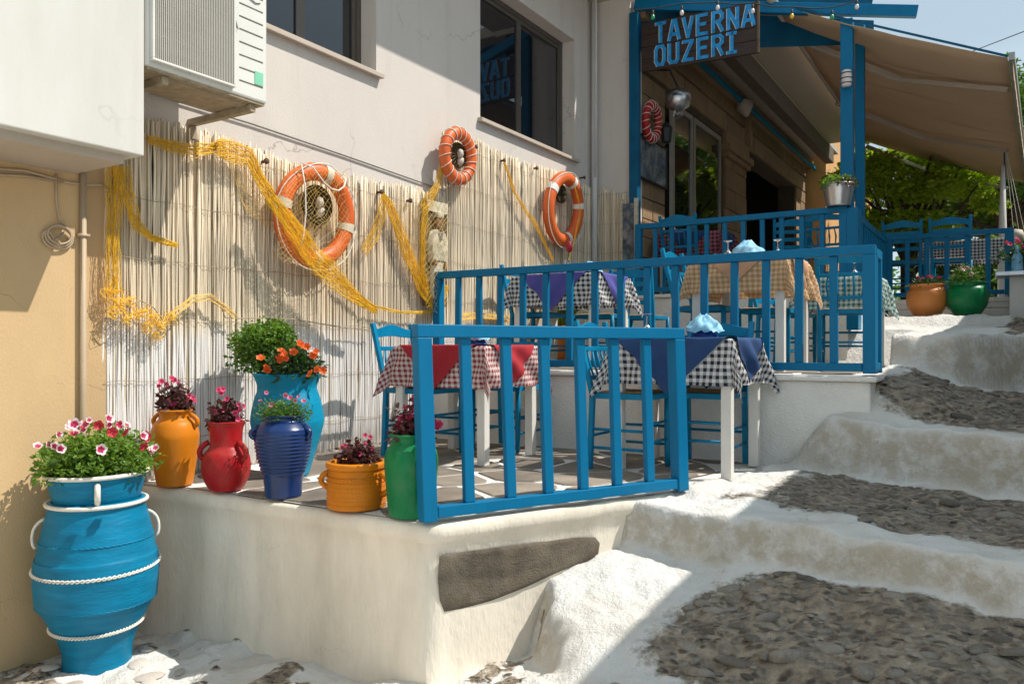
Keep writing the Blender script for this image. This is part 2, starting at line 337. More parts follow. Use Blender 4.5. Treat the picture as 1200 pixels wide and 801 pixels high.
# ---- reed, whitewashed near the foot
def reedmat():
    m = mat('reed', (.77, .655, .49), .75, .28, 40, .3, 60, stretch=(1, 1, .06), rnd=.22, bdist=.004)
    nt = m.node_tree; b = nt.nodes['Principled BSDF']; L = nt.links.new
    old = b.inputs['Base Color'].links[0].from_socket
    g = N(nt, 'NewGeometry'); s = N(nt, 'SeparateXYZ'); L(g.outputs['Position'], s.inputs[0])
    nz = N(nt, 'TexNoise', Scale=3.0, Detail=4); L(g.outputs['Position'], nz.inputs[0])
    a = N(nt, 'Math', operation='MULTIPLY_ADD'); L(nz.outputs[0], a.inputs[0]); a.inputs[1].default_value = .35; L(s.outputs[2], a.inputs[2])
    sx = N(nt, 'Math', operation='MULTIPLY_ADD'); L(s.outputs[0], sx.inputs[0]); sx.inputs[1].default_value = .0; L(a.outputs[0], sx.inputs[2])
    mr = N(nt, 'MapRange'); mr.inputs[1].default_value = 1.98; mr.inputs[2].default_value = 1.80; L(sx.outputs[0], mr.inputs[0])
    c = mixc(nt, mr.outputs[0], old, (.80, .77, .74)); L(c, b.inputs['Base Color'])
    return m
M['reed'] = reedmat()
M['reed_back'] = mat('reed_gap_shade', (.50, .40, .27), .85, .4, 30, .3, 60, stretch=(1, 1, .06))  # darker tone painted in for the shade in the gaps between reeds

# ------------------------------------------------------------------ numpy value noise
def vnoise(x, y, s, seed):
    r = np.random.default_rng(seed).random((256, 256)); x = x*s+97.3; y = y*s+51.7
    xi = np.floor(x).astype(int); yi = np.floor(y).astype(int); fx = x-xi; fy = y-yi; fx = fx*fx*(3-2*fx); fy = fy*fy*(3-2*fy)
    a = r[xi % 256, yi % 256]; b = r[(xi+1) % 256, yi % 256]; c = r[xi % 256, (yi+1) % 256]; d = r[(xi+1) % 256, (yi+1) % 256]
    return (a*(1-fx)+b*fx)*(1-fy)+(c*(1-fx)+d*fx)*fy-.5
def fbm(x, y, s, seed, o=4):
    return sum(vnoise(x, y, s*2**i, seed+i)/2**i for i in range(o))
def sm(x, a, b):
    t = np.clip((x-a)/(b-a), 0, 1); return t*t*(3-2*t)
# ------------------------------------------------------------------ the ground: stepped lane climbing past the terraces
ZT, ZM, ZU = .85, 1.42, 2.15              # floor levels of the three terraces
def edgeY(X):                              # outer edge of the lower terrace
    return np.interp(X, [2.55, 2.593, 3.908, 5.03], [-1.85, -1.95, -2.587, -2.86])
def ground(X, Y):
    X = np.asarray(X, float); Y = np.asarray(Y, float)
    n1 = fbm(X, Y, 1.7, 3, 3); n2 = fbm(X, Y, 6, 11, 4)
    r0 = 2.8+(Y+2.49)*np.where(Y > -2.49, 1.0, .46)+n1*.14+n2*.11
    r0 = np.maximum(r0, 1.0)
    r1 = 3.54+(Y+2.8)*.146+n1*.10+n2*.03
    r2 = 4.98+(Y+2.85)*.2+n1*.12+n2*.03
    r3 = np.interp(Y, [-4.3, -3.7], [6.9, 6.25])+n1*.2
    r4 = 9.15+n1*.1
    low = (np.clip(.09+.05*(-Y-.4), .08, .3)+.12*sm(-Y, 2.1, 2.6))*sm(X, .3, 1.8)+n2*.035
    def step(z, r, wd, zf, zb): return z+(zf-z)*sm(X, r-wd, r+wd)
    z = low
    t0 = .66-.29*np.clip(3.7-X, 0, 1.2)+.06*sm(-Y, 2.9, 3.8)
    t1 = .805+.045*np.clip((X-3.5)/1.4, 0, 1)+.02*sm(Y, -3.3, -2.9)
    t2 = 1.14+.085*np.clip(X-5, 0, 2)+sm(Y, -4.1, -3.35)*.20*sm(X, 4.95, 5.35)+.04*sm(Y, -3.6, -3.1)
    t3 = 1.67+.055*np.clip(X-6.8, 0, 6)
    t4 = 1.90+.012*np.clip(X-9.2, 0, 12)
    z = z+(t0-z)*sm(X, r0-.09, r0+.07)
    z = z+(t1-z)*sm(X, r1-.035, r1+.02)
    z = z+(t2-z)*sm(X, r2-.08, r2+.04)*np.where(X < 5.08, sm(-Y, 2.84, 3.14), 1)
    z = z+(t3-z)*sm(X, r3-.07, r3+.04)
    z = z+(t4-z)*sm(X, r4-.05, r4+.04)*sm(Y, -4.3, -4.0)
    # plaster fillet against the terrace wall
    dt = edgeY(X)-Y
    fil = np.exp(-np.clip(dt, 0, 2)/.11)*sm(X, 3.3, 3.7)*(1-sm(X, r1-.22, r1-.05))*.07
    z = z+np.where(dt > 0, fil, .05*sm(X, 3.3, 3.7)*(1-sm(X, r1-.22, r1-.05)))
    z = z+n2*.030+fbm(X, Y*.5, 20, 31, 3)*.010+np.abs(fbm(X, Y, 2.6, 71, 3))*.035
    # paint mask (limewash)
    w = np.ones_like(z)*.82
    b = n1*.25+n2*.15
    c0 = (1-sm(Y+.5*(X-3)+b*.6, -2.93, -2.60))*sm(X, r0+.05, r0+.28)
    c1 = (1-sm(Y+b, -3.12, -2.80))*sm(X+b*.3, r1+.18, r1+.40)
    c2 = (1-sm(Y+b, -3.5, -3.2))*sm(X+b*.3, r2+.12, r2+.32)
    c3 = (1-sm(Y+b, -4.05, -3.85))*sm(X, r3+.22, r3+.36)
    cob = np.where(X < r1, c0*(1-sm(X+b*.1, r1-.08, r1-.0)), np.where(X < r2, c1*(1-sm(X+b*.1, r2-.17, r2-.07)), np.where(X < r3, c2*(1-sm(X, r3-.26, r3-.13)), c3)))
    cob = np.where(X > 10.6, 1, cob)
    cob = np.where(X < r0, sm(n2+n1*.6, .17, .30)*.8, cob)
    w = np.clip(1-cob, 0, 1)
    z = z+np.clip(cob, 0, 1)*(fbm(X, Y, 8, 51, 4)*.030+.004)
    # stay under the terraces
    inL = (X > 2.62) & (X < 5.03) & (Y > edgeY(X)+.03); inM = (X >= 5.03) & (X < 7.95) & (Y > -3.28)
    inU = (X >= 7.95) & (Y > -2.68)
    z = np.where(inL, np.minimum(z, ZT-.15), z); z = np.where(inM, np.minimum(z, ZM-.12), z); z = np.where(inU, np.minimum(z, ZU-.12), z)
    return z, w
def gz(x, y): return float(ground(np.array([x]), np.array([y]))[0][0])
def grid_mesh(name, xs, ys):
    X, Y = np.meshgrid(xs, ys, indexing='ij'); z, w = ground(X, Y)
    v = np.stack([X, Y, z], -1).reshape(-1, 3); nx, ny = len(xs), len(ys)
    i = np.arange((nx-1)*(ny-1)); a = (i//(ny-1))*ny+i % (ny-1)
    f = np.stack([a, a+ny, a+ny+1, a+1], -1)
    me = bpy.data.meshes.new(name); me.vertices.add(len(v)); me.vertices.foreach_set('co', v.ravel())
    me.loops.add(f.size); me.loops.foreach_set('vertex_index', f.ravel().astype(np.int32)); me.polygons.add(len(f))
    me.polygons.foreach_set('loop_start', np.arange(0, f.size, 4, dtype=np.int32)); me.polygons.foreach_set('loop_total', np.full(len(f), 4, dtype=np.int32))
    me.polygons.foreach_set('use_smooth', [True]*len(f)); me.update(calc_edges=True)
    at = me.attributes.new('limewash', 'FLOAT', 'POINT'); at.data.foreach_set('value', w.ravel().astype(np.float32))
    return me
def groundmat():
    m = bpy.data.materials.new('lane_surface'); m.use_nodes = True; nt = m.node_tree; b = nt.nodes['Principled BSDF']; L = nt.links.new
    g = N(nt, 'NewGeometry'); at = N(nt, 'Attribute'); at.attribute_name = 'limewash'
    n1 = N(nt, 'TexNoise', Scale=14, Detail=8, Roughness=.7); n2 = N(nt, 'TexNoise', Scale=3, Detail=6, Roughness=.6); n3 = N(nt, 'TexNoise', Scale=60, Detail=5, Roughness=.7)
    for n in (n1, n2, n3): L(g.outputs['Position'], n.inputs[0])
    r = ramp(nt, .3, .7, (.10, .075, .052, 1), (.48, .39, .29, 1)); L(n1.outputs[0], r.inputs[0])
    rr = ramp(nt, .4, .7, (0, 0, 0, 1), (.4, .4, .4, 1)); L(n2.outputs[0], rr.inputs[0])
    wv = N(nt, 'VectorMath', operation='ADD'); nn_ = N(nt, 'TexNoise', Scale=7, Detail=3); L(g.outputs['Position'], nn_.inputs[0]); sc_ = N(nt, 'VectorMath', operation='SCALE'); sc_.inputs['Scale'].default_value = .10
    L(nn_.outputs['Color'], sc_.inputs[0]); L(g.outputs['Position'], wv.inputs[0]); L(sc_.outputs[0], wv.inputs[1]); mpv = N(nt, 'Mapping'); mpv.inputs['Scale'].default_value = (1.5, .85, 1); L(wv.outputs[0], mpv.inputs[0])
    vo = N(nt, 'TexVoronoi', Scale=25); L(mpv.outputs[0], vo.inputs['Vector']); vr = ramp(nt, .22, .52); L(vo.outputs['Distance'], vr.inputs[0])
    vc = N(nt, 'SeparateColor'); L(vo.outputs['Color'], vc.inputs[0]); vcr = ramp(nt, 0, 1, (.075, .06, .047, 1), (.23, .185, .14, 1)); L(vc.outputs[0], vcr.inputs[0])
    gap = mixc(nt, rr.outputs[0], r.outputs[0], (.42, .36, .28))
    mortar = mixc(nt, vr.outputs[0], vcr.outputs[0], gap)
    wr = ramp(nt, .42, .72, (.78, .76, .72, 1), (.66, .61, .54, 1)); L(n2.outputs[0], wr.inputs[0])
    w2 = ramp(nt, .62, .74, (0, 0, 0, 1), (.75, .75, .75, 1)); L(n1.outputs[0], w2.inputs[0])
    white = mixc(nt, w2.outputs[0], wr.outputs[0], (.30, .25, .19))
    # steep faces keep less paint and more dirt
    sp = N(nt, 'SeparateXYZ'); L(g.outputs['Normal'], sp.inputs[0]); st = N(nt, 'MapRange'); st.inputs[1].default_value = .75; st.inputs[2].default_value = .25; st.inputs[4].default_value = .9
    L(sp.outputs[2], st.inputs[0]); n4 = N(nt, 'TexNoise', Scale=9, Detail=8, Roughness=.7); L(g.outputs['Position'], n4.inputs[0]); r4 = ramp(nt, .36, .56); L(n4.outputs[0], r4.inputs[0])
    mu = N(nt, 'Math', operation='MULTIPLY'); L(st.outputs[0], mu.inputs[0]); L(r4.outputs[0], mu.inputs[1])
    white = mixc(nt, mu.outputs[0], white, (.50, .43, .335))
    a = N(nt, 'Math', operation='MULTIPLY_ADD'); L(n1.outputs[0], a.inputs[0]); a.inputs[1].default_value = 1.5; L(at.outputs['Fac'], a.inputs[2])
    t = ramp(nt, .62, 1.12); mm = N(nt, 'Math', operation='ADD'); mm.inputs[1].default_value = -.35; L(a.outputs[0], mm.inputs[0]); L(mm.outputs[0], t.inputs[0])
    c = mixc(nt, t.outputs[0], mortar, white); L(c, b.inputs['Base Color']); b.inputs['Roughness'].default_value = .85
    ad = N(nt, 'Math', operation='MULTIPLY_ADD'); L(n1.outputs[0], ad.inputs[0]); ad.inputs[1].default_value = 1.6; hf = N(nt, 'Math', operation='MULTIPLY'); hf.inputs[1].default_value = .6; L(n3.outputs[0], hf.inputs[0]); L(hf.outputs[0], ad.inputs[2])
    vh = N(nt, 'MapRange'); vh.inputs[1].default_value = .15; vh.inputs[2].default_value = .55; vh.inputs[3].default_value = 1.6; vh.inputs[4].default_value = 0; L(vo.outputs['Distance'], vh.inputs[0])
    inv = N(nt, 'Math', operation='SUBTRACT'); inv.inputs[0].default_value = 1; L(t.outputs[0], inv.inputs[1]); vm = N(nt, 'Math', operation='MULTIPLY'); L(vh.outputs[0], vm.inputs[0]); L(inv.outputs[0], vm.inputs[1])
    ad2 = N(nt, 'Math', operation='ADD'); L(ad.outputs[0], ad2.inputs[0]); L(vm.outputs[0], ad2.inputs[1]); ad = ad2
    bp = N(nt, 'Bump', Strength=.7, Distance=.03); L(ad.outputs[0], bp.inputs['Height']); L(bp.outputs[0], b.inputs['Normal'])
    return m
M['ground'] = groundmat()
xs = np.concatenate([np.arange(-30, 1.0, 1.0), np.arange(1.0, 2.4, .03), np.arange(2.4, 5.2, .013), np.arange(5.2, 7.6, .022), np.arange(7.6, 13, .08), np.arange(13, 60, 2.0), [90, 150, 300, 700]])
ys = np.concatenate([[-700, -300, -150, -80, -40], np.arange(-20, -6.2, 1.0), np.arange(-6.2, -4.4, .06), np.arange(-4.4, .3, .022), [.6, 3, 10, 30, 100, 300]])
lane = thing('lane', None, None, kind='structure')
me = grid_mesh('ground', xs, ys); me.materials.append(M['ground'])
go = link('ground_surface', me, lane)
# cobbles set in the mortar of the treads
def stone_mesh(seed):
    r = random.Random(seed); n = 9; mb = MB(); prof = [(1.0, -.35), (1.0, .12), (.78, .42), (.35, .6)]
    ph = [r.uniform(.78, 1.15) for _ in range(n)]
    for (rr, z) in prof:
        for j in range(n):
            a = 2*PI*j/n; k = ph[j]*r.uniform(.95, 1.05); mb.v.append((rr*k*math.cos(a), rr*k*math.sin(a)*.72, z*r.uniform(.9, 1.1)))
    for i in range(3):
        for j in range(n):
            k = (j+1) % n; mb.f.append((i*n+j, i*n+k, (i+1)*n+k, (i+1)*n+j))
    mb.f.append(tuple(3*n+j for j in range(n))); return mb
stones = [stone_mesh(i) for i in range(8)]; smesh = [s.mesh('cobble', M['cobble'], True) for s in stones]
pts = []; cell = {}
for _ in range(30000):
    x = random.uniform(2.2, 7.0); y = random.uniform(-4.6, -2.85)
    r = random.choice([.015, .019, .024, .030, .038, .052]); ky = (int(x/.12), int(y/.12))
    if any((x-q[0])**2+(y-q[1])**2 < (.80*(r+q[2]))**2 for a in (-1, 0, 1) for b in (-1, 0, 1) for q in cell.get((ky[0]+a, ky[1]+b), [])): continue
    cell.setdefault(ky, []).append((x, y, r)); pts.append((x, y, r))
pa = np.array(pts); zz, ww = ground(pa[:, 0], pa[:, 1]); gx = (ground(pa[:, 0]+.03, pa[:, 1])[0]-zz)/.03
cand = []
for (x, y, r), z, w, g in zip(pts, zz, ww, gx):
    if w > .35 or abs(g) > .6: continue
    d = FX*x+FY*(y+4); lat = FY*x-FX*(y+4); px = CX+F*lat/d; py = HY+F*(1.6-z)/d
    if px > 1230 or py > 830 or px < 0: continue
    cand.append((r*F/d, x, y, z, r))
cand.sort(reverse=True)
rest = MB()
for i, (_, x, y, z, r) in enumerate(cand):
    a = random.uniform(0, 2*PI) if random.random() < .25 else random.gauss(-1.2, .4); h = random.uniform(.35, .75)*r
    zc = z-.002-random.random()*.45*h
    if i < 300: link('cobble', smesh[i % 8], lane, (x, y, zc), (random.gauss(0, .12), random.gauss(0, .12), a), (r*random.uniform(1.1, 1.45), r*random.uniform(.75, 1.1), h))
    else:
        s = stones[i % 8]; b0 = len(rest.v); ca, sa = math.cos(a), math.sin(a)
        rest.v += [(x+(vx*ca-vy*sa)*r*1.12, y+(vx*sa+vy*ca)*r*1.05, zc+vz*h) for vx, vy, vz in s.v]; rest.f += [tuple(b0+q for q in f) for f in s.f]
part(rest, 'small_cobbles', M['cobble'], lane, smooth=True, kind='stuff')
# pebbles round the foot of the big jar
pm = []
for i in range(5):
    mb = MB(); mb.lathe([(.02, -.4), (.8, -.2), (1, .1), (.85, .4), (.4, .62), (.02, .68)], 10, ell=.7, wob=.06); pm.append(mb.mesh('pebble', M['pebble'], True))
for i in range(24):
    x = random.uniform(1.7, 2.5); y = random.uniform(-.85, -.12)
    r = random.uniform(.035, .075)
    if (x-2.09)**2+(y+.385)**2 < (.15+r*.6)**2: continue
    link('pebble', pm[i % 5], lane, (x, y, gz(x, y)-.005), (0, 0, random.uniform(0, 6)), (r, r, r*.38))

# ------------------------------------------------------------------ lower terrace
ter = thing('lower_terrace', None, None, loc=(2.6, 0, 0), kind='structure')
def edge_pts():                             # outline of the terrace top, ccw from the wall
    pts = [(2.50, .10), (2.50, -.10), (2.57, -.35), (2.585, -.9), (2.58, -1.4), (2.583, -1.80), (2.60, -1.94), (2.66, -2.0)]
    for x in np.linspace(2.8, 5.03, 14): pts.append((x, float(edgeY(x))-.02))
    return pts+[(5.10, -2.9), (5.10, .10)]
ep = edge_pts()
def shell(top, zs, offs, jit=0, seed=0):     # stacked rings of an outline, offs = outward offset per level
    mb = MB(); r = random.Random(seed); n = len(top); cx, cy = 4.0, -1.0
    dense = []
    for i in range(n):
        a = Vector((*top[i], 0)); b = Vector((*top[(i+1) % n], 0)); k = max(1, int((b-a).length/.05))
        for j in range(k): dense.append(a.lerp(b, j/k))
    m = len(dense)
    for z, o in zip(zs, offs):
        for q, p in enumerate(dense):
            a = dense[q-1]; b = dense[(q+1) % m]; t = (b-a); nn = Vector((-t.y, t.x, 0)); nn = nn.normalized() if nn.length else Vector((0, 0, 0))
            # outward = away from centre
            if (p-Vector((cx, cy, 0))).dot(nn) < 0: nn = -nn
            j = mnoise.noise(Vector((p.x*3, p.y*3, z*3+seed)))*jit+mnoise.noise(Vector((p.x*11, p.y*11, z*9+seed)))*jit*.4
            oo = o
            if nn.y < -.6 and p.x < 3.9 and z < .78: oo = o-.04*min(1, max(0, (.77-z)/.55))*min(1, (3.9-p.x)/.5)
            mb.v.append((p.x+nn.x*(oo+j), p.y+nn.y*(oo+j), z+(mnoise.noise(Vector((p.x*4, p.y*4, 5)))*jit*.8 if z > .5 else 0)))
    for l in range(len(zs)-1):
        for q in range(m):
            k = (q+1) % m; mb.f.append((l*m+k, l*m+q, (l+1)*m+q, (l+1)*m+k))
    mb.f.append(tuple(range((len(zs)-1)*m, len(zs)*m))[::-1])
    return mb
mb = shell(ep, [-.4, 0, .12, .3, .5, .68, .765, .775, .80, .835, .848], [.05, .03, .0, -.012, -.018, -.018, -.018, -.004, .006, .003, -.008], .016, 2)
part(mb, 'terrace_wall', M['terrace_plaster'], ter, world=True, smooth=True)
# whitewashed floor sheet
mb = MB(); mb.v = [(p[0]+(.03 if p[0] < 2.7 else 0), p[1]+(.02 if p[1] < -1 else 0), ZT+.004) for p in ep]; mb.f = [tuple(range(len(ep)))]
part(mb, 'terrace_floor', M['whitewash'], ter, world=True)
# crazy paving
def clip(poly, a, b, c):                    # keep a*x+b*y<=c
    out = []
    for i in range(len(poly)):
        p, q = poly[i-1], poly[i]; dp = a*p[0]+b*p[1]-c; dq = a*q[0]+b*q[1]-c
        if dp*dq < 0: t = dp/(dp-dq); out.append((p[0]+(q[0]-p[0])*t, p[1]+(q[1]-p[1])*t))
        if dq <= 0: out.append(q)
    return out
def voronoi(x0, x1, y0, y1, s, seed, gap):
    r = random.Random(seed); pts = []
    for i in range(int((x1-x0)/s)+2):
        for j in range(int((y1-y0)/s)+2): pts.append((x0+(i+r.uniform(.05, .95)-.5)*s, y0+(j+r.uniform(.05, .95)-.5)*s))
    for p in pts:
        poly = [(x0, y0), (x1, y0), (x1, y1), (x0, y1)]
        for q in pts:
            if q is p: continue
            dx, dy = q[0]-p[0], q[1]-p[1]; d = math.hypot(dx, dy)
            if d > 3*s or d < 1e-6: continue
            poly = clip(poly, dx/d, dy/d, (dx*(p[0]+q[0])/2+dy*(p[1]+q[1])/2)/d-gap)
            if len(poly) < 3: break
        if len(poly) >= 3: yield poly
def rounded(poly):
    out = []
    for i in range(len(poly)):
        a, p, b = poly[i-1], poly[i], poly[(i+1) % len(poly)]
        for t in (.18, ): out.append((p[0]+(a[0]-p[0])*t, p[1]+(a[1]-p[1])*t)); out.append((p[0]+(b[0]-p[0])*t, p[1]+(b[1]-p[1])*t))
    return out
for poly in voronoi(2.62, 5.0, -2.85, -.02, .43, 5, .024):
    cx = sum(p[0] for p in poly)/len(poly); cy = sum(p[1] for p in poly)/len(poly)
    if cx < 2.72: continue
    for _ in range(1):
        # keep clear of the outer edge
        poly = clip(poly, .0, -1.0, 1e9)
        ok = [(x, max(y, float(edgeY(x))+.17)) for x, y in poly]
    if max(p[1] for p in ok)-min(p[1] for p in ok) < .12 or cx > 4.55 and cy < -2.45: continue
    mb = MB(); mb.poly(rounded(ok), ZT-.01, ZT+.012, .006); part(mb, 'flagstone', M['flag'], ter, world=True)
# bare rock let into the front wall
fa = Vector((2.593, -1.95, 0)); fd = Vector((3.908-2.593, -2.587+1.95, 0)).normalized(); fn = Vector((fd.y, -fd.x, 0))
def onface(px, py, off=0.0):
    k = (px-CX)/F; dx = FX+FY*k; dy = FY-FX*k
    # ray hits vertical plane through fa with normal fn
    D = (fa.dot(fn)-Vector((0, -4, 0)).dot(fn)-.03+off)/(dx*fn.x+dy*fn.y); return Vector((D*dx, -4+D*dy, 1.6-(py-HY)/F*D))
rp = [(517, 652), (524, 650), (560, 645), (620, 637), (680, 630), (700, 630), (706, 637), (705, 650), (695, 657), (660, 671), (620, 690), (580, 706), (545, 716), (525, 719), (519, 705), (516, 680)]
mb = MB(); rc = [onface(x, y, .05) for x, y in rp]; rc = [q-fn*.04*min(1, max(0, (.77-q.z)/.55)) for q in rc]; cen = sum(rc, Vector())/len(rc)
for lvl, (sc, off) in enumerate([(1.0, .0), (.97, .012), (.8, .016), (.5, .010), (.2, .014)]):
    for q in rc:
        p = cen.lerp(q, sc)+fn*(off*.4-.012)+fn*mnoise.noise(q*9+Vector((lvl, 0, 0)))*.005*(lvl > 0); mb.v.append(tuple(p))
n = len(rc)
for l in range(4):
    for j in range(n): k = (j+1) % n; mb.f.append((l*n+j, l*n+k, (l+1)*n+k, (l+1)*n+j))
mb.f.append(tuple(4*n+j for j in range(n)))
part(mb, 'bare_rock', M['rock'], ter, world=True, smooth=True, label='dark bare rock left unpainted in the white wall')

# ------------------------------------------------------------------ middle and upper terraces
mid = thing('middle_terrace', None, None, loc=(5.03, 0, 0), kind='structure')
mb = MB(); mb.box(5.03, 7.95, -3.33, .05, .3, ZM-.035); part(mb, 'terrace_wall', M['whitewash'], mid, world=True, bevel=.015)
mb = MB(); mb.box(4.995, 7.94, -3.37, .03, ZM-.034, ZM); part(mb, 'coping', M['whitewash'], mid, world=True, bevel=.012)
for poly in voronoi(5.2, 7.85, -3.2, -.05, .5, 9, .026):
    mb = MB(); mb.poly(rounded(poly), ZM-.01, ZM+.008, .005); part(mb, 'flagstone', M['flag'], mid, world=True)
upp = thing('upper_terrace', None, None, loc=(7.95, 0, 0), kind='structure')
mb = MB(); mb.box(7.95, 22, -2.74, .05, 1.0, ZU-.04); part(mb, 'terrace_wall', M['whitewash'], upp, world=True, bevel=.015)
mb = MB(); mb.box(7.92, 22, -2.78, .03, ZU-.039, ZU); part(mb, 'floor_slab', M['whitewash'], upp, world=True, bevel=.01)
mb = MB(); mb.box(10.52, 22, -4.08, -2.79, 1.0, ZU-.05); part(mb, 'side_terrace_wall', M['whitewash'], upp, world=True, bevel=.02)
for i in range(2):
    mb = MB(); mb.box(10.47, 10.515, -4.1, -2.8, 1.93+.105*i, 2.03+.105*i); part(mb, 'plank', M['white_wood'], upp, world=True, bevel=.005)
mb = MB(); mb.box(10.45, 22, -4.11, -2.785, ZU-.049, ZU+.002); part(mb, 'side_floor_slab', M['whitewash'], upp, world=True, bevel=.01)

# ------------------------------------------------------------------ house with reed-clad wall
def wall_open(mb, x0, x1, z0, z1, y0, y1, holes):    # wall in the XZ plane between y0 (front) and y1 with rectangular holes
    xs_ = sorted({x0, x1, *[h[0] for h in holes], *[h[1] for h in holes]}); zs_ = sorted({z0, z1, *[h[2] for h in holes], *[h[3] for h in holes]})
    def hole(a, b): return any(h[0] <= a < h[1] and h[2] <= b < h[3] for h in holes)
    def q(*p): n = len(mb.v); mb.v += list(p); mb.f.append((n, n+1, n+2, n+3))
    for i in range(len(xs_)-1):
        for j in range(len(zs_)-1):
            a, b, c, d = xs_[i], xs_[i+1], zs_[j], zs_[j+1]
            if hole(a, c): continue
            q((a, y0, c), (b, y0, c), (b, y0, d), (a, y0, d)); q((b, y1, c), (a, y1, c), (a, y1, d), (b, y1, d))
    for a, b, c, d in list(holes)+[(x0, x1, z0, z1)]:
        o = (a, b, c, d) != (x0, x1, z0, z1); s = 1 if o else -1
        Q = [((a, y0, c), (a, y1, c), (b, y1, c), (b, y0, c)), ((a, y1, d), (a, y0, d), (b, y0, d), (b, y1, d)), ((a, y0, d), (a, y1, d), (a, y1, c), (a, y0, c)), ((b, y1, d), (b, y0, d), (b, y0, c), (b, y1, c))]
        for p in Q: q(*(p if o else p[::-1]))
    return mb
house = thing('white_house', 'pale plastered house wall with two dark windows above the reed screen', 'house', (5.2, .2, 0))
W1 = (3.25, 4.45, 3.66, 4.95); W2 = (5.83, 7.66, 3.66, 4.95)
mb = wall_open(MB(), 2.201, 8.1, -.5, 6.6, 0, .34, [W1, W2]); part(mb, 'wall', M['house'], house, world=True)
mb = MB().box(2.203, 2.345, -.022, -.002, -.4, 2.86); part(mb, 'corner_strip', M['beige'], house, world=True)
mb = MB().box(8.1, 8.45, -.46, .34, 1.5, 6.6); part(mb, 'projecting_pier', M['house'], house, world=True)
mb = MB().box(3.75, 8.15, -1.06, .34, 5.5, 5.68); part(mb, 'eaves_slab', M['soffit'], house, world=True)
def window(w, mull, yf=.15):
    a, b, c, d = w; fr = MB(); t = .05
    fr.box(a, b, yf, yf+.05, c, c+t).box(a, b, yf, yf+.05, d-t, d).box(a, a+t, yf+.001, yf+.049, c+t, d-t).box(b-t, b, yf+.001, yf+.049, c+t, d-t)
    f = part(fr, 'window', M['alu'], house, world=True)
    xs_ = [a+t]+mull+[b-t]
    for i in range(len(xs_)-1):
        gl = MB().box(xs_[i]+.035, xs_[i+1]-.035, yf+.022, yf+.03, c+t+.03, d-t-.03); part(gl, 'pane', M['glass'], f, world=True)
        s = MB(); x0, x1 = xs_[i], xs_[i+1]
        s.box(x0, x0+.04, yf+.008, yf+.043, c+t, d-t).box(x1-.04, x1, yf+.008, yf+.043, c+t, d-t).box(x0+.04, x1-.04, yf+.009, yf+.042, c+t, c+t+.04).box(x0+.04, x1-.04, yf+.009, yf+.042, d-t-.04, d-t)
        part(s, 'sash', M['alu'], f, world=True)
    sl_ = MB().quadbox([(a-.04, -.05, c-.055), (b+.04, -.05, c-.055), (b+.04, yf, c-.03), (a-.04, yf, c-.03), (a-.04, -.05, c-.02), (b+.04, -.05, c-.02), (b+.04, yf, c+.006), (a-.04, yf, c+.006)])
    part(sl_, 'sill', M['soffit'], f, world=True, bevel=.004)
window(W1, [3.85]); window(W2, [6.75])
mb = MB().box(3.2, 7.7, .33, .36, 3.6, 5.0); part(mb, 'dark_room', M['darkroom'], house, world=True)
mb = MB().tube([(8.03, -.06, 6.6), (8.03, -.06, 3.45), (8.03, -.06, 1.5)], .035, 10); part(mb, 'drain_pipe', M['pipe_white'], house, world=True, smooth=True)
mb = MB().tube([(7.97, -.10, 6.6), (7.97, -.11, 5.2), (7.98, -.10, 3.5)], .012, 6); part(mb, 'cable', M['pipe_white'], house, world=True, smooth=True)
mb = MB().tube([(2.6, -.012, 2.99), (3.3, -.014, 2.985), (4.1, -.012, 2.955), (5.3, -.014, 2.90)], .006, 5); part(mb, 'cable', M['steel'], house, world=True)

neigh = thing('beige_house', 'beige neighbouring house wall with a white balcony box overhanging it', 'house', (1.0, .3, 0))
mb = MB().box(-4, 2.2, -.10, .6, -.5, 2.49); part(mb, 'wall', M['beige'], neigh, world=True)
mb = MB().box(-4, 2.205, -.575, .6, 2.49, 6.2); part(mb, 'balcony_box', M['balcony'], neigh, world=True, bevel=.006)
mb = MB().box(-4, 2.14, -.515, -.10, 2.45, 2.49); part(mb, 'balcony_soffit', M['soffit'], neigh, world=True)
mb = MB().tube([(2.17, -.12, 2.46), (2.17, -.12, -.1)], .016, 8); mb.box(2.145, 2.195, -.14, -.10, 2.14, 2.155); part(mb, 'conduit', M['pipe'], neigh, world=True, smooth=True)
mb = MB()
mb.tube([(1.0, -.11, 2.31), (1.5, -.12, 2.37), (1.9, -.11, 2.42), (2.1, -.11, 2.40), (2.2, -.11, 2.405), (2.30, -.05, 2.43), (2.4, -.03, 2.42)], .008, 5)
mb.tube([(1.0, -.11, 2.285), (1.5, -.12, 2.34), (1.9, -.11, 2.395), (2.08, -.11, 2.40)], .008, 5)
part(mb, 'cable', M['pipe'], neigh, world=True, smooth=True)
mb = MB(); pt = [P(66, 203, Y=-.115), P(66, 235, Y=-.115), P(70, 258, Y=-.115), P(78, 268, Y=-.12)]; mb.tube(pt, .006, 5)
cc = P(68, 279, Y=-.115)
for k_ in range(3):
    mb.tube([(cc.x+(.072-.008*k_)*math.cos(a), -.115-.008*k_, cc.z+.008*k_+(.052-.004*k_)*math.sin(a)) for a in np.linspace(k_, k_+2*PI, 22)], .006, 5, cap=False)
mb.tube([P(56, 268, Y=-.13), P(64, 282, Y=-.13), P(76, 272, Y=-.13)], .006, 5)
part(mb, 'coiled_cable', M['pipe'], neigh, world=True, smooth=True)

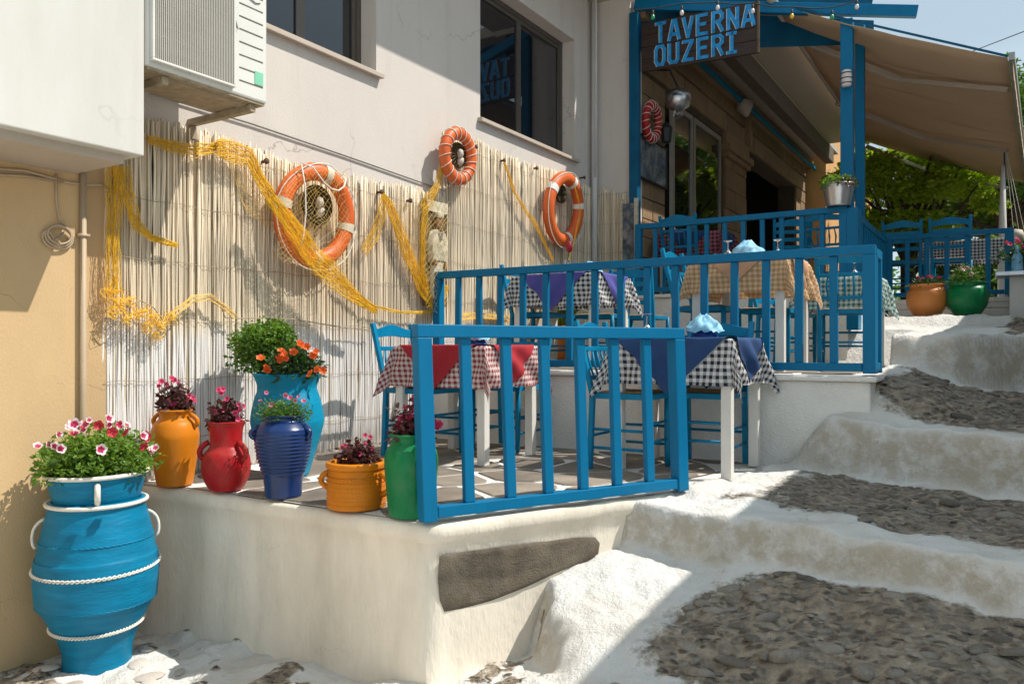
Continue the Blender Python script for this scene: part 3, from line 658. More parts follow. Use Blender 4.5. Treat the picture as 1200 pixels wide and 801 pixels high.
# opposite side of the lane: the house whose shade falls on the steps
opp = thing('opposite_house', 'cream house across the lane that shades the steps', 'house', (4, -6.4, 0))
mb = wall_open(MB(), 3.9, 14, -.5, 4.0, -5.45, -5.10, [(5, 6, 1.6, 3.2), (8.5, 9.5, 2.1, 3.7)]); part(mb, 'wall', M['balcony'], opp, world=True)
mb = MB().box(3.85, 14, -8, -5.0, 3.92, 4.0); part(mb, 'roof', M['soffit'], opp, world=True); part(MB().box(3.9, 4.2, -8, -5.46, -.5, 3.915), 'gable_wall', M['balcony'], opp, world=True)
for a, c in ((5, 1.6), (8.5, 2.1)):
    mb = MB().box(a+.01, a+.49, -5.16, -5.12, c+.01, c+1.59).box(a+.51, a+.99, -5.16, -5.12, c+.01, c+1.79); part(mb, 'shutter', M['blue'], opp, world=True, bevel=.01)

# ------------------------------------------------------------------ air conditioner
ac = thing('air_conditioner', 'white outdoor air conditioner unit on a bracket high on the house wall', 'air conditioner', (2.5, -.35, 2.91))
ax0, ax1, ay0, ay1, az0, az1 = 2.215, 2.93, -.575, -.23, 2.91, 3.70
mb = MB().box(ax0, ax1, ay0, ay1, az0+.012, az1); part(mb, 'casing', M['ac'], ac, world=True, bevel=.012)
mb = MB().box(ax0+.01, ax1-.01, ay0+.01, ay1-.01, az0, az0+.012); mb.box(ax0+.1, ax1-.1, ay0+.05, ay0+.12, az0-.012, az0); part(mb, 'base_pan', M['bracket'], ac, world=True)
gx0, gx1, gz0, gz1 = ax0+.03, ax1-.235, az0+.05, az1-.03
mb = MB().box(gx0, gx1, ay0-.004, ay0+.001, gz0, gz1); part(mb, 'grille_recess', M['ac_dark'], ac, world=True)
mb = MB()
for i in range(46): x = gx0+(gx1-gx0)*i/45; mb.box(x-.0024, x+.0024, ay0-.022, ay0-.016, gz0, gz1)
for i in range(13): z = gz0+(gz1-gz0)*i/12; mb.box(gx0, gx1, ay0-.016, ay0-.012, z-.002, z+.002)
part(mb, 'grille', M['ac_grille'], ac, world=True, kind='stuff')
fc = Vector(((gx0+gx1)/2, 0, (gz0+gz1)/2)); mb = MB()
for i in range(3):
    a0 = i*2*PI/3
    mb.v += [(fc.x+.05*math.cos(a0), ay0-.006, fc.z+.05*math.sin(a0)), (fc.x+.27*math.cos(a0-.2), ay0-.009, fc.z+.27*math.sin(a0-.2)), (fc.x+.27*math.cos(a0+.9), ay0-.005, fc.z+.27*math.sin(a0+.9)), (fc.x+.05*math.cos(a0+1.2), ay0-.006, fc.z+.05*math.sin(a0+1.2))]
    mb.f.append((4*i, 4*i+1, 4*i+2, 4*i+3))
part(mb, 'fan', M['ac_dark'], ac, world=True)
mb = MB(); t = .012
mb.box(gx0-t, gx1+t, ay0-.024, ay0, gz0-t, gz0).box(gx0-t, gx1+t, ay0-.024, ay0, gz1, gz1+t).box(gx0-t, gx0, ay0-.024, ay0, gz0, gz1).box(gx1, gx1+t, ay0-.024, ay0, gz0, gz1)
part(mb, 'grille_frame', M['ac'], ac, world=True, bevel=.003)
for i in range(10):
    z = az0+.09+i*.068; mb = MB().box(ax1-.185, ax1-.03, ay0-.002, ay0+.002, z, z+.006); part(mb, 'louvre_slot', M['ac_dark'], ac, world=True)
mb = MB().box(ax1-.085, ax1-.03, ay0-.0035, ay0-.001, az0+.10, az0+.17); part(mb, 'sticker', M['sticker'], ac, world=True)
mb = MB().tube([(ax1-.16+.02*math.cos(a), ay0-.004, az0+.555+.014*math.sin(a)) for a in np.linspace(.4, 5.2, 14)], .0035, 4); part(mb, 'logo_swirl', M['pet_rose'], ac, world=True)
mb = MB().tube([(ax1-.12, ay0-.004, az0+.548), (ax1-.08, ay0-.004, az0+.535), (ax1-.05, ay0-.004, az0+.545)], .0035, 4); part(mb, 'logo_swirl', M['steel'], ac, world=True)
for x in (ax0+.12, ax1-.07):
    mb = MB().beam((x, ay0+.03, az0-.022), (x, 0, az0-.022), .035, .04).beam((x, -.02, az0-.12), (x, -.02, az0-.045), .04, .035)
    part(mb, 'bracket', M['bracket'], ac, world=True, bevel=.003)

# ------------------------------------------------------------------ reed screens
def reed_var(seed):
    r = random.Random(seed); mb = MB(); x = y = 0; pts = []; rs = []
    for i in range(9):
        pts.append((r.gauss(0, .0032), r.gauss(0, .002), i/8)); rs.append(r.uniform(.0050, .0060))
    mb.tube([(p[0], p[1], p[2]) for p in pts], rs, 6); return mb
rv = [reed_var(i) for i in range(10)]; rm = [r.mesh('reed', M['reed'], True) for r in rv]
budget = 300
def reed_screen(label, a, b, ybase, zbot, ztop, origin, nmax):
    root = thing('reed_screen', label, 'reed screen', origin, 0, 'reed screens on the house wall')
    a = Vector(a); b = Vector(b); Ln = (b-a).length; d = (b-a)/Ln; nrm = Vector((d.y, -d.x, 0)); s = 0; k = 0; rest = MB()
    while s < Ln:
        p = a+d*s+nrm*random.uniform(.012, .0155); zb = zbot-root.location.z+random.uniform(0, .03); zt = (ztop(s/Ln) if callable(ztop) else ztop)+random.gauss(0, .011)-root.location.z
        if random.random() < .02: zt -= random.uniform(.03, .10)
        wd = random.choice([.7, .8, .9, 1.0, 1.2]); lx, ly = random.gauss(0, .004), 0
        i = random.randrange(10)
        if k < nmax:
            o = link('reed', rm[i], root, (p.x-root.location.x, p.y-root.location.y, zb), (random.gauss(0, .004), random.gauss(0, .005), random.uniform(0, 6.28)), (wd, wd, zt-zb))
        else:
            b0 = len(rest.v); rest.v += [(p.x-root.location.x+v[0]*wd+lx*v[2], p.y-root.location.y+v[1]*wd, zb+v[2]*(zt-zb)) for v in rv[i].v]; rest.f += [tuple(b0+q for q in f) for f in rv[i].f]
        k += 1; s += random.uniform(.0094, .0116)*wd if random.random() > .05 else .0165
    if rest.v: part(rest, 'far_reeds', M['reed'], root, smooth=True, kind='stuff')
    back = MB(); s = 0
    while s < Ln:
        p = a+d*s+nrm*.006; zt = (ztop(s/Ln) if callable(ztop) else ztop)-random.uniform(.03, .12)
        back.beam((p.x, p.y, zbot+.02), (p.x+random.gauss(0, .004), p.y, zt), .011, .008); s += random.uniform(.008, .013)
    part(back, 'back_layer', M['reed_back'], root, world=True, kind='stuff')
    for z in np.arange(zbot+.22, (ztop(0) if callable(ztop) else ztop), .33):
        w = MB(); w.tube([tuple(a+d*(Ln*i/40)+nrm*(.030+.002*(i % 2))+Vector((0, 0, z+.006*math.sin(i*1.3)))) for i in range(41)], .0016, 4); part(w, 'tie_wire', M['bracket'], root, world=True)
    return root
reed_screen('sunlit reed screen behind the coloured pots, white near its foot', (2.33, -.0, 0), (5.27, -.0, 0), -.02, .86, lambda t: 2.83+.025*math.sin(t*9), (3.6, 0, .85), 300)
reed_screen('higher reed screen with two life rings behind the middle terrace', (5.275, -.0, 0), (8.06, -.0, 0), -.02, 1.43, lambda t: 3.41+.02*math.sin(t*11), (6.5, 0, 1.42), 300)
reed_screen('narrow shaded reed screen beside the left blue post', (8.09, -.01, 0), (8.09, -.50, 0), -.02, 1.43, lambda t: 3.42-.16*t, (8.08, -.25, 1.42), 60)
for i, (px, py) in enumerate([(249, 173), (311, 189), (446, 225), (480, 235), (557, 172), (590, 188), (628, 197), (684, 208), (717, 231)]):
    p = P(px, py, Y=-.05); mb = MB().tube([(p.x, -.0, p.z), (p.x, -.055, p.z)], .010, 8).tube([(p.x, -.055, p.z), (p.x, -.066, p.z)], .019, 10)
    pl = ['above the shaded reeds by the air conditioner', 'left of the large net-covered life ring', 'where the yellow net hangs in a peak', 'just left of the carved fisherman board', 'just right of the small life ring', 'first right of the small life ring, under the window', 'under the window between two life rings', 'beside the top of the right life ring', 'on the shaded reeds beside the grey pipe'][i]
    solo(mb, 'rusty_bolt', M['rust'], 'rusty bolt '+pl, 'bolt', 'rusty bolts along the top of the reeds', smooth=True)

# ------------------------------------------------------------------ life rings
def torus(mb, c, R, r, a0=0, a1=2*PI, n=48, m=14, ey=1.0, dr=0):
    full = abs(a1-a0-2*PI) < 1e-6; cnt = n if full else max(3, int(n*(a1-a0)/2/PI)+1); b0 = len(mb.v)
    for i in range(cnt):
        a = a0+(a1-a0)*i/(cnt if full else cnt-1)
        for j in range(m):
            b = 2*PI*j/m; q = R+(r+dr)*math.cos(b); mb.v.append((c[0]+q*math.cos(a), c[1]+(r+dr)*ey*math.sin(b), c[2]+q*math.sin(a)))
    for i in range(cnt if full else cnt-1):
        for j in range(m): i2 = (i+1) % cnt; j2 = (j+1) % m; mb.f.append((b0+i*m+j, b0+i*m+j2, b0+i2*m+j2, b0+i2*m+j))
    return mb
def ring(px, py, Rout, r, label, tilt=0, y=-.13, bandmat='ring_band', bands=(1.35, -.15, -1.5, 3.0), lean=.08, rot=0, centre=True, lace=False, mname='ring'):
    c = P(px, py, Y=y); t = thing('life_ring', label, 'life ring', (c.x, c.y, c.z-Rout), 0, 'life rings hung on the wall')
    body = MB(); torus(body, (0, 0, 0), Rout-r, r, ey=.85)
    for i, v in enumerate(body.v): body.v[i] = tuple(Vector(v)*(1+.012*mnoise.noise(Vector(v)*6)))
    o = link('ring_body', body.mesh('ring_body', M[mname], True), t, (0, 0, Rout), (lean, 0, rot))
    for a in bands:
        bm_ = MB(); torus(bm_, (0, 0, 0), Rout-r, r, a-.10, a+.10, ey=.85, dr=.004); link('band', bm_.mesh('band', M[bandmat], True), t, (0, 0, Rout), (lean, 0, rot))
    if not lace:
        rp_ = MB()
        for i in range(len(bands)):
            a, b = sorted(bands)[i], (sorted(bands)+[sorted(bands)[0]+2*PI])[i+1]
            rp_.tube([((Rout+.012-.0*math.sin(s*PI))*math.cos(a+(b-a)*s), -r*.4-.02*math.sin(s*PI), (Rout+.012)*math.sin(a+(b-a)*s)-.03*math.sin(s*PI)*(1 if math.sin(a+(b-a)/2) > 0 else .3)) for s in np.linspace(0, 1, 14)], .0042, 5)
        link('grab_rope', rp_.mesh('grab_rope', M['rope'], True), t, (0, 0, Rout), (lean, 0, rot))
    else:
        rp_ = MB(); pt = []
        for i in range(260):
            s = i/259*2*PI; ph = s*17; q = Rout-r+(r+.005)*math.cos(ph); pt.append((q*math.cos(s), (r+.005)*.85*math.sin(ph), q*math.sin(s)))
        rp_.tube(pt, .0038, 4); link('wound_rope', rp_.mesh('wound_rope', M['rope'], True), t, (0, 0, Rout), (lean, 0, rot))
    return t, c
t, c = ring(370, 253, .345, .058, 'large orange life ring draped with yellow netting, round dark basket inside', lean=.10)
mb = MB(); mb.tube([(-.21, -.09, .30), (-.13, -.11, .285), (-.04, -.12, .20), (.03, -.12, .17), (.09, -.12, .17), (.15, -.11, .21), (.19, -.09, .27)], .0055, 6).tube([(-.21, -.09, .30), (-.185, -.10, .15), (-.18, -.10, -.02), (-.20, -.10, -.16), (-.22, -.1, -.22)], .0045, 6)
link('white_cord', mb.mesh('white_cord', M['rope'], True), t, (0, 0, .345))
def basket(px, py, R, y, label, m1='basket', m2='shell'):
    c = P(px, py, Y=y); t = thing('round_basket', label, 'basket', (c.x, c.y, c.z-R), 0, 'round baskets inside the life rings')
    b = MB(); b.lathe([(.001, .0), (R*.5, .005), (R*.85, .02), (R, .045), (R*.97, .06), (R*.8, .035), (R*.3, .03), (.001, .03)], 24)
    link('basket_bowl', b.mesh('basket_bowl', M[m1], True), t, (0, .05, R), (PI/2, 0, 0))
    w = MB()
    for i in range(10):
        a = i*PI/10; w.tube([(R*.93*math.cos(a), R*.93*math.sin(a), .055), (R*.4*math.cos(a), R*.4*math.sin(a), .05), (-R*.4*math.cos(a), -R*.4*math.sin(a), .05), (-R*.93*math.cos(a), -R*.93*math.sin(a), .055)], .004, 4)
    link('weave', w.mesh('weave', M['plaque']), t, (0, .05, R), (PI/2, 0, 0))
    s = MB(); s.lathe([(.001, -.04), (.022, -.03), (.03, 0), (.024, .03), (.001, .045)], 12)
    link('shell', s.mesh('shell', M[m2], True), t, (0, -.02, R+.01)); link('shell', s.mesh('shell', M[m2], True), t, (.01, -.015, R-.05), (0, .4, 0))
    return t
basket(372, 240, .135, -.10, 'dark olive basket with a pale shell inside the large net-covered life ring')
ring(537, 183, .24, .052, 'small faded orange life ring wound with cord above the fisherman board', lace=True, bands=(), lean=.06)
basket(537, 182, .11, -.10, 'straw-coloured basket inside the small corded life ring', 'plaque', 'shell')
ring(661, 245, .385, .066, 'orange life ring with white bands at the right end of the reeds', bandmat='ring_white', bands=(1.2, 2.6, -1.2, -.35+.6), lean=.10)
basket(658, 227, .10, -.10, 'small brown basket inside the right-hand life ring', 'basket', 'basket')
ring(764, 143, .235, .05, 'red life ring in the shade on the taverna wall', y=-.58, bands=(), lace=True, mname='red_pot')

# ------------------------------------------------------------------ carved board
c = P(510, 297, Y=-.06); t = thing('fisherman_board', 'tall carved board of a fisherman in white, hung in yellow netting', 'carving', (c.x, -.06, c.z-.43))
mb = MB().box(-.15, .15, -.012, .02, 0, .86); link('board', mb.mesh('board', M['plaque']), t, bevel=.004)
mb = MB().box(-.14, .14, -.028, -.013, .76, .85); link('top_strip', mb.mesh('top_strip', M['plaque_pale']), t, bevel=.004)
def relief(name, outline, y0, y1, m):
    b = MB(); n = len(outline); b.v = [(x, y1, z) for x, z in outline]+[(x*.86+sum(q[0] for q in outline)/n*.14, y0, z*.94+sum(q[1] for q in outline)/n*.06) for x, z in outline]
    for j in range(n): k = (j+1) % n; b.f.append((j, k, n+k, n+j))
    b.f.append(tuple(range(n, 2*n))); link(name, b.mesh(name, m, True), t, bevel=.004)
relief('trousers', [(-.085, .05), (-.02, .04), (-.005, .25), (.01, .25), (.03, .04), (.09, .05), (.085, .25), (.07, .42), (-.07, .42), (-.085, .25)], -.045, -.012, M['plaque_pale'])
relief('shirt', [(-.075, .36), (.075, .36), (.10, .34), (.12, .36), (.115, .52), (.085, .60), (.03, .63), (-.03, .63), (-.085, .60), (-.12, .50), (-.11, .36), (-.09, .34)], -.055, -.012, M['plaque_pale'])
relief('face', [(-.035, .62), (.035, .62), (.042, .68), (.03, .735), (-.03, .735), (-.042, .68)], -.05, -.012, M['skin'])
relief('beard', [(-.03, .60), (.03, .60), (.035, .65), (-.035, .65)], -.058, -.03, M['plaque'])
relief('cap', [(-.05, .715), (.05, .715), (.045, .76), (0, .775), (-.045, .76)], -.06, -.012, M['plaque_pale'])
relief('hand', [(-.08, .33), (-.05, .32), (-.045, .37), (-.08, .38)], -.062, -.03, M['skin'])
relief('hand', [(.05, .30), (.085, .31), (.085, .36), (.05, .35)], -.062, -.03, M['skin'])
relief('scarf', [(-.035, .60), (.035, .60), (.01, .53), (-.01, .53)], -.066, -.04, M['steel'])

# ------------------------------------------------------------------ fishing nets (real threads)
def strands(mb, pts, wid, n, r=.0013, seed=1, jit=1.0, flat=.4):
    n = int(n*1.5); wid = [w*1.55 for w in wid] if isinstance(wid, list) else wid*1.55
    rr = random.Random(seed); pts = [Vector(p) for p in pts]; m = len(pts)
    wid = wid if isinstance(wid, (list, tuple)) else [wid]*m
    dense = []; ws = []
    for i in range(m-1):
        for j in range(7): dense.append(pts[i].lerp(pts[i+1], j/7)); ws.append(wid[i]+(wid[i+1]-wid[i])*j/7)
    dense.append(pts[-1]); ws.append(wid[-1])
    for k in range(n):
        ph = rr.uniform(-1, 1); po = rr.uniform(0, 1); sd = rr.uniform(0, 99); out = []
        for i, p in enumerate(dense):
            d = dense[min(i+1, len(dense)-1)]-dense[max(i-1, 0)]; side = Vector((-d.z, 0, d.x)); side = side.normalized() if side.length > 1e-6 else Vector((1, 0, 0))
            o = ph+.55*jit*mnoise.noise(Vector((i*.22, sd, 0)))+.25*jit*mnoise.noise(Vector((i*.9, sd, 3)))
            out.append(p+side*ws[i]*o+Vector((0, -1, 0))*(po*flat*ws[i]+.004)+Vector((0, -.01, 0))*mnoise.noise(Vector((i*.3, sd, 9))))
        mb.tube(out, r, 3, cap=False)
def sheer(mb, pixquad, Y, nu, nv, sag=.02, r=.0007, seed=0):
    nu = int(nu*.8); nv = int(nv*.8)      # diamond netting on a quad given by photo pixels (tl,tr,br,bl)
    q = [P(x, y, Y=Y) for x, y in pixquad]
    def pt(u, v):
        p = (q[0]*(1-u)+q[1]*u)*(1-v)+(q[3]*(1-u)+q[2]*u)*v
        w = Vector((u*6, v*6, seed)); return p+Vector((mnoise.noise(w)*.05, -abs(mnoise.noise(w+Vector((9, 0, 0))))*sag, mnoise.noise(w+Vector((0, 7, 0)))*.05-.04*math.sin(u*PI)*v))
    for k in range(-nv, nu+1):
        a = [pt((k+i)/nu, i/nv) for i in range(nv+1) if 0 <= (k+i) <= nu]
        b = [pt((k+i)/nu, 1-i/nv) for i in range(nv+1) if 0 <= (k+i) <= nu]
        for s in (a, b):
            if len(s) > 1: mb.tube(s, r, 3, cap=False)
def px_path(l, Y=-.075): return [P(x, y, Y=Y) for x, y in l]
net = thing('fishing_net', 'yellow fishing net swagged over the left reeds and the large life ring', 'fishing net', (3.6, -.05, 1.5), 0, 'yellow fishing nets on the reeds')
mb = MB()
strands(mb, px_path([(133, 195), (132, 240), (131, 290), (132, 345)]), [.035, .03, .025, .03], 26, seed=1)
strands(mb, px_path([(138, 195), (146, 225), (157, 262), (175, 278), (207, 288)]), [.03, .026, .02, .012, .008], 24, seed=2)
strands(mb, px_path([(172, 163), (200, 172), (225, 177), (249, 174), (262, 172)]), [.012, .02, .022, .02, .03], 26, seed=3)
strands(mb, px_path([(252, 174), (270, 178), (290, 184), (300, 205), (318, 235), (338, 262), (360, 295)], -.09), [.03, .04, .03, .022, .03, .04, .045], 44, seed=4)
strands(mb, px_path([(315, 230), (338, 265), (362, 300), (385, 322), (410, 345), (440, 365)], -.21), [.02, .04, .045, .05, .03, .012], 46, seed=5)
strands(mb, px_path([(395, 325), (430, 358), (470, 366), (500, 366), (515, 364)]), [.012, .012, .008, .01, .012], 12, seed=6)
part(mb, 'gathered_threads', M['net'], net, world=True, smooth=True, kind='stuff')
mb = MB()
for i, (x, y) in enumerate([(128, 345), (135, 350), (140, 362), (150, 352), (158, 368), (168, 366), (178, 372), (172, 385), (186, 380), (148, 372), (182, 392), (200, 372), (130, 365)]):
    c = P(x, y, Y=-.08)
    for k_ in range(13):
        R_ = random.uniform(.012, .035); a0 = random.uniform(0, 6.28); ax = Vector((random.gauss(0, 1), random.gauss(0, .6), random.gauss(0, 1))).normalized(); u_ = ax.orthogonal().normalized(); w_ = ax.cross(u_)
        cc2 = c+Vector((random.gauss(0, .012), random.gauss(-.008, .006), random.gauss(0, .014)))
        mb.tube([cc2+(u_*math.cos(a)+w_*math.sin(a))*R_*random.uniform(.8, 1.2) for a in np.linspace(a0, a0+5.6, 10)], .0014, 3, cap=False)
part(mb, 'bunched_net', M['net'], net, world=True, kind='stuff')
mb = MB()
sheer(mb, [(262, 178), (300, 190), (350, 275), (290, 250)], -.06, 18, 24, seed=1)
sheer(mb, [(330, 190), (405, 200), (412, 330), (325, 300)], -.215, 20, 26, .01, .0007, seed=2)
strands(mb, px_path([(186, 385), (205, 366), (225, 350), (245, 348), (262, 360), (275, 372)]), .012, 8, .0016, seed=14)
part(mb, 'net_panel', M['net_pale'], net, world=True, kind='stuff')
mb = MB(); mb.tube(px_path([(124, 375), (132, 384), (142, 380), (150, 358), (165, 352), (180, 360), (190, 374), (207, 374), (222, 355), (245, 348), (258, 356), (264, 372), (282, 373), (310, 372), (345, 374), (400, 383), (440, 388)], -.08), .0035, 5)
part(mb, 'head_line', M['bracket'], net, world=True, smooth=True)
net2 = thing('fishing_net', 'yellow fishing net hanging in a V round the fisherman board', 'fishing net', (4.9, -.05, 1.9), 0, 'yellow fishing nets on the reeds')
mb = MB()
strands(mb, px_path([(448, 228), (455, 240), (466, 268), (480, 305), (494, 340), (508, 360), (517, 356), (523, 335)]), [.012, .025, .035, .035, .03, .022, .02, .015], 36, seed=7)
strands(mb, px_path([(448, 228), (445, 250), (437, 275), (425, 295)]), [.012, .03, .03, .02], 16, seed=8)
strands(mb, px_path([(520, 168), (517, 195), (510, 220), (500, 236), (494, 245)]), [.01, .02, .025, .04, .03], 24, seed=9)
strands(mb, px_path([(497, 240), (494, 275), (494, 320), (502, 352), (512, 360)]), [.03, .02, .02, .02, .02], 20, seed=10)
part(mb, 'gathered_threads', M['net'], net2, world=True, smooth=True, kind='stuff')
mb = MB()
sheer(mb, [(452, 236), (500, 240), (505, 355), (470, 300)], -.07, 18, 26, seed=5)
sheer(mb, [(493, 238), (526, 236), (524, 362), (500, 360)], -.135, 8, 22, .01, .0010, seed=6)
part(mb, 'net_panel', M['net_pale'], net2, world=True, kind='stuff')
net3 = thing('fishing_net', 'thin pale yellow net strand hanging left of the right-hand life ring', 'fishing net', (6.7, -.05, 2.2), 0, 'yellow fishing nets on the reeds')
mb = MB(); strands(mb, px_path([(590, 190), (602, 225), (614, 245), (628, 265), (640, 290), (648, 306)]), [.01, .015, .012, .02, .012, .008], 14, seed=11)
strands(mb, px_path([(672, 215), (680, 245), (672, 285), (664, 310)], -.22), .01, 4, seed=12)
strands(mb, px_path([(540, 372), (552, 370), (570, 371), (585, 373), (600, 375)]), .02, 16, seed=13)
part(mb, 'gathered_threads', M['net'], net3, world=True, kind='stuff')

# ------------------------------------------------------------------ railings
def railing(label, a, b, ztop, zbot, n, w=.05, lean=(0, 0), rail_h=.055, group=True, endw=None, topw=None):
    a = Vector(a); b = Vector(b); d = (b-a).normalized(); Ln = (b-a).length
    t = thing('railing', label, 'railing', (a.x, a.y, zbot), math.atan2(d.y, d.x), 'blue wooden railings round the terraces')
    c, s = d.x, d.y; lx = lean[0]*c+lean[1]*s; ly = -lean[0]*s+lean[1]*c; H = ztop-zbot; ew = endw or w*1.15
    def pc(name, mb_): link(name, mb_.mesh(name, M['blue']), t, bevel=.004)
    pc('top_rail', MB().quadbox([(-ew/2+lx, -w*.6+ly, H-rail_h), (Ln+ew/2+lx, -w*.6+ly, H-rail_h), (Ln+ew/2+lx, w*.6+ly, H-rail_h), (-ew/2+lx, w*.6+ly, H-rail_h), (-ew/2+lx, -w*.6+ly, H), (Ln+ew/2+lx, -w*.6+ly, H), (Ln+ew/2+lx, w*.6+ly, H), (-ew/2+lx, w*.6+ly, H)]))
    pc('bottom_rail', MB().box(ew/2+.001, Ln-ew/2-.001, -w*.5, w*.5, .012, .012+rail_h*.9))
    for i in range(n+2):
        x = Ln*i/(n+1); e = i in (0, n+1); ww = ew if e else w*.92; j = random.gauss(0, .003); z0 = 0 if e else .012+rail_h*.9
        q = MB(); dd = ww*.5 if e else ww*.34
        f0 = z0/H
        q.quadbox([(x-ww/2+lx*f0+j, -dd+ly*f0, z0), (x+ww/2+lx*f0+j, -dd+ly*f0, z0), (x+ww/2+lx*f0+j, dd+ly*f0, z0), (x-ww/2+lx*f0+j, dd+ly*f0, z0), (x-ww/2+lx, -dd+ly, H-rail_h-.001), (x+ww/2+lx, -dd+ly, H-rail_h-.001), (x+ww/2+lx, dd+ly, H-rail_h-.001), (x-ww/2+lx, dd+ly, H-rail_h-.001)])
        pc('end_post' if e else 'baluster', q)
    return t
A_ = P(502, 612, Z=ZT+.006); B_ = P(797, 575, Z=ZT+.006)
railing('low blue railing at the front corner of the lower terrace', (A_.x, A_.y, 0), (B_.x, B_.y, 0), 1.69, ZT+.012, 6, .052, lean=(-.03, .012), endw=.066)
railing('long blue railing in front of the middle terrace tables', (5.06, -.12, 0), (5.06, -3.32, 0), 2.195, 1.435, 15, .052, endw=.07)
railing('short blue side railing at the right corner of the middle terrace', (5.11, -3.335, 0), (5.30, -3.335, 0), 2.18, 1.435, 0, .04)
railing('blue railing in front of the shaded taverna entrance', (7.98, -.62, 0), (7.98, -2.70, 0), 2.92, 2.165, 10, .05, endw=.07)
railing('blue railing behind the orange and green round pots', (10.5, -2.80, 0), (10.5, -4.04, 0), 2.93, 2.175, 5, .055, endw=.09)
railing('dark blue side railing running back behind the hanging bucket', (8.1, -2.76, 0), (10.4, -2.76, 0), 2.90, 2.175, 12, .05)

# ------------------------------------------------------------------ chairs
def chair(kind, name='taverna_chair', label=''):
    t = thing(name, label, 'chair'); m = M['blue_chair']; W_ = .19
    def pc(n, mb_, mm=None, sm_=False, bv=.003): return link(n, mb_.mesh(n, mm or m, sm_), t, bevel=bv)
    for s in (-1, 1):
        pc('leg', MB().tube([(s*W_, .17, 0), (s*W_, .17, .1), (s*W_, .17, .30), (s*W_, .17, .45)], [.014, .018, .020, .018], 8), sm_=True, bv=0)
        pc('back_post', MB().beam((s*W_*.97, -.20, 0), (s*W_*.97, -.18, .46), .034, .03, (0, 1, 0)).beam((s*W_*.97, -.18, .44), (s*W_*1.06, -.285, .89), .032, .028, (0, 1, 0)))
    b = MB(); n = 8
    for i in range(n+1):
        x = -W_+2*W_*i/n; u = i/n*2-1; zt = .868+.018*math.cos(u*PI)*1.0; zb = .80+.006*math.cos(u*PI); y = -.275-.018*(1-u*u)
        b.v += [(x, y+.009, zb), (x, y-.009, zb), (x, y-.012, zt), (x, y+.006, zt)]
    for i in range(n):
        for j in range(4): k = (j+1) % 4; b.f.append((4*i+j, 4*i+k, 4*i+4+k, 4*i+4+j))
    b.f += [(3, 2, 1, 0), (4*n, 4*n+1, 4*n+2, 4*n+3)]; pc('crest_rail', b)
    if kind == 'spindle':
        for z, y in ((.72, -.245), (.545, -.205)): pc('back_rail', MB().beam((-W_, y, z), (W_, y, z), .016, .028))
        for i in range(5): x = -.12+.06*i; pc('spindle', MB().tube([(x, -.205, .555), (x*1.1, -.228, .63), (x, -.245, .71)], [.006, .009, .006], 6), sm_=True, bv=0)
    else:
        for z, y in ((.745, -.25), (.66, -.232), (.575, -.212)): pc('back_slat', MB().beam((-W_, y, z), (W_, y, z), .014, .042))
    for s in (-1, 1):
        pc('seat_rail', MB().beam((s*W_*.99, -.165, .44), (s*W_*.99, .152, .44), .022, .034)); 
        for z in (.13, .24): pc('side_stretcher', MB().tube([(s*W_*.98, -.17, z), (s*W_, .165, z)], .009, 6), sm_=True, bv=0)
    for y in (-.175, .17): pc('seat_rail', MB().beam((-W_*.93, y, .438), (W_*.93, y, .438), .022, .034))
    for y, z in ((-.185, .20), (.17, .17), (.17, .28)): pc('stretcher', MB().tube([(-W_*.97, y, z), (W_*.97, y, z)], .009, 6), sm_=True, bv=0)
    se = MB(); n = 12
    for i in range(n+1):
        for j in range(n+1):
            x = -.175+.35*i/n; y = -.16+.32*j/n; u = i/n*2-1; v = j/n*2-1; se.v.append((x, y, .472-.012*(1-u*u)*(1-v*v)-.012*max(abs(u), abs(v))**8+.0015*((i+j) % 2)))
    for i in range(n):
        for j in range(n): a = i*(n+1)+j; se.f.append((a, a+n+1, a+n+2, a+1))
    se.box(-.172, .172, -.155, .158, .445, .456); pc('seat', se, M['rush'], bv=0)
    return t
CH = {}
def put(kind, x, y, z, rz, label, sc=None):
    g = 'blue rush-seated taverna chairs'
    if kind not in CH:
        c_ = chair(kind, label=label); c_['group'] = g; c_.location = (x, y, z); c_.rotation_euler = (0, 0, rz); CH[kind] = c_
        if sc: c_.scale = sc
        return c_
    return dup(CH[kind], (x, y, z), rz, label, g, sc or (1, 1, 1))
zt = ZT+.012; zm = ZM+.008
put('spindle', 4.20, -.66, zt, PI, 'blue chair against the reeds, left of the red checked table')
put('ladder', 4.80, -.95, zt, PI/2, 'blue chair behind the red checked table, below the white step wall')
put('spindle', 4.44, -2.08, zt, PI, 'blue chair left of the navy checked table, pushed under it')
put('ladder', 4.74, -2.44, zt, PI/2, 'blue chair tucked behind the navy checked table by the step wall')
put('ladder', 6.05, -.50, zm, PI, 'blue chair against the reeds beside the purple-topped table')
put('ladder', 6.62, -.82, zm, PI/2, 'blue chair behind the purple-topped table')
put('ladder', 7.05, -1.05, zm, -PI/2, 'blue ladder-back chair between the purple and the peach tables')
put('spindle', 5.70, -2.14, zm, PI, 'blue chair left of the peach tablecloth')
put('ladder', 6.26, -2.43, zm, PI/2, 'blue chair behind the peach tablecloth')
put('spindle', 6.72, -2.93, zm, -PI/2+.1, 'blue chair in front of the green checked table at the right post')
put('ladder', 7.25, -2.35, zm, PI-.2, 'blue chair left of the green checked table')
put('ladder', 11.05, -2.92, ZU, -PI/2, 'left one of two blue chairs behind the right-hand railing', (1.06, 1.06, 1.12))
put('ladder', 11.05, -3.44, ZU, -PI/2, 'right one of two blue chairs behind the right-hand railing', (1.06, 1.06, 1.12))
put('spindle', 8.55, -.95, ZU, -PI/2, 'blue chair at the dark red checked table under the window')
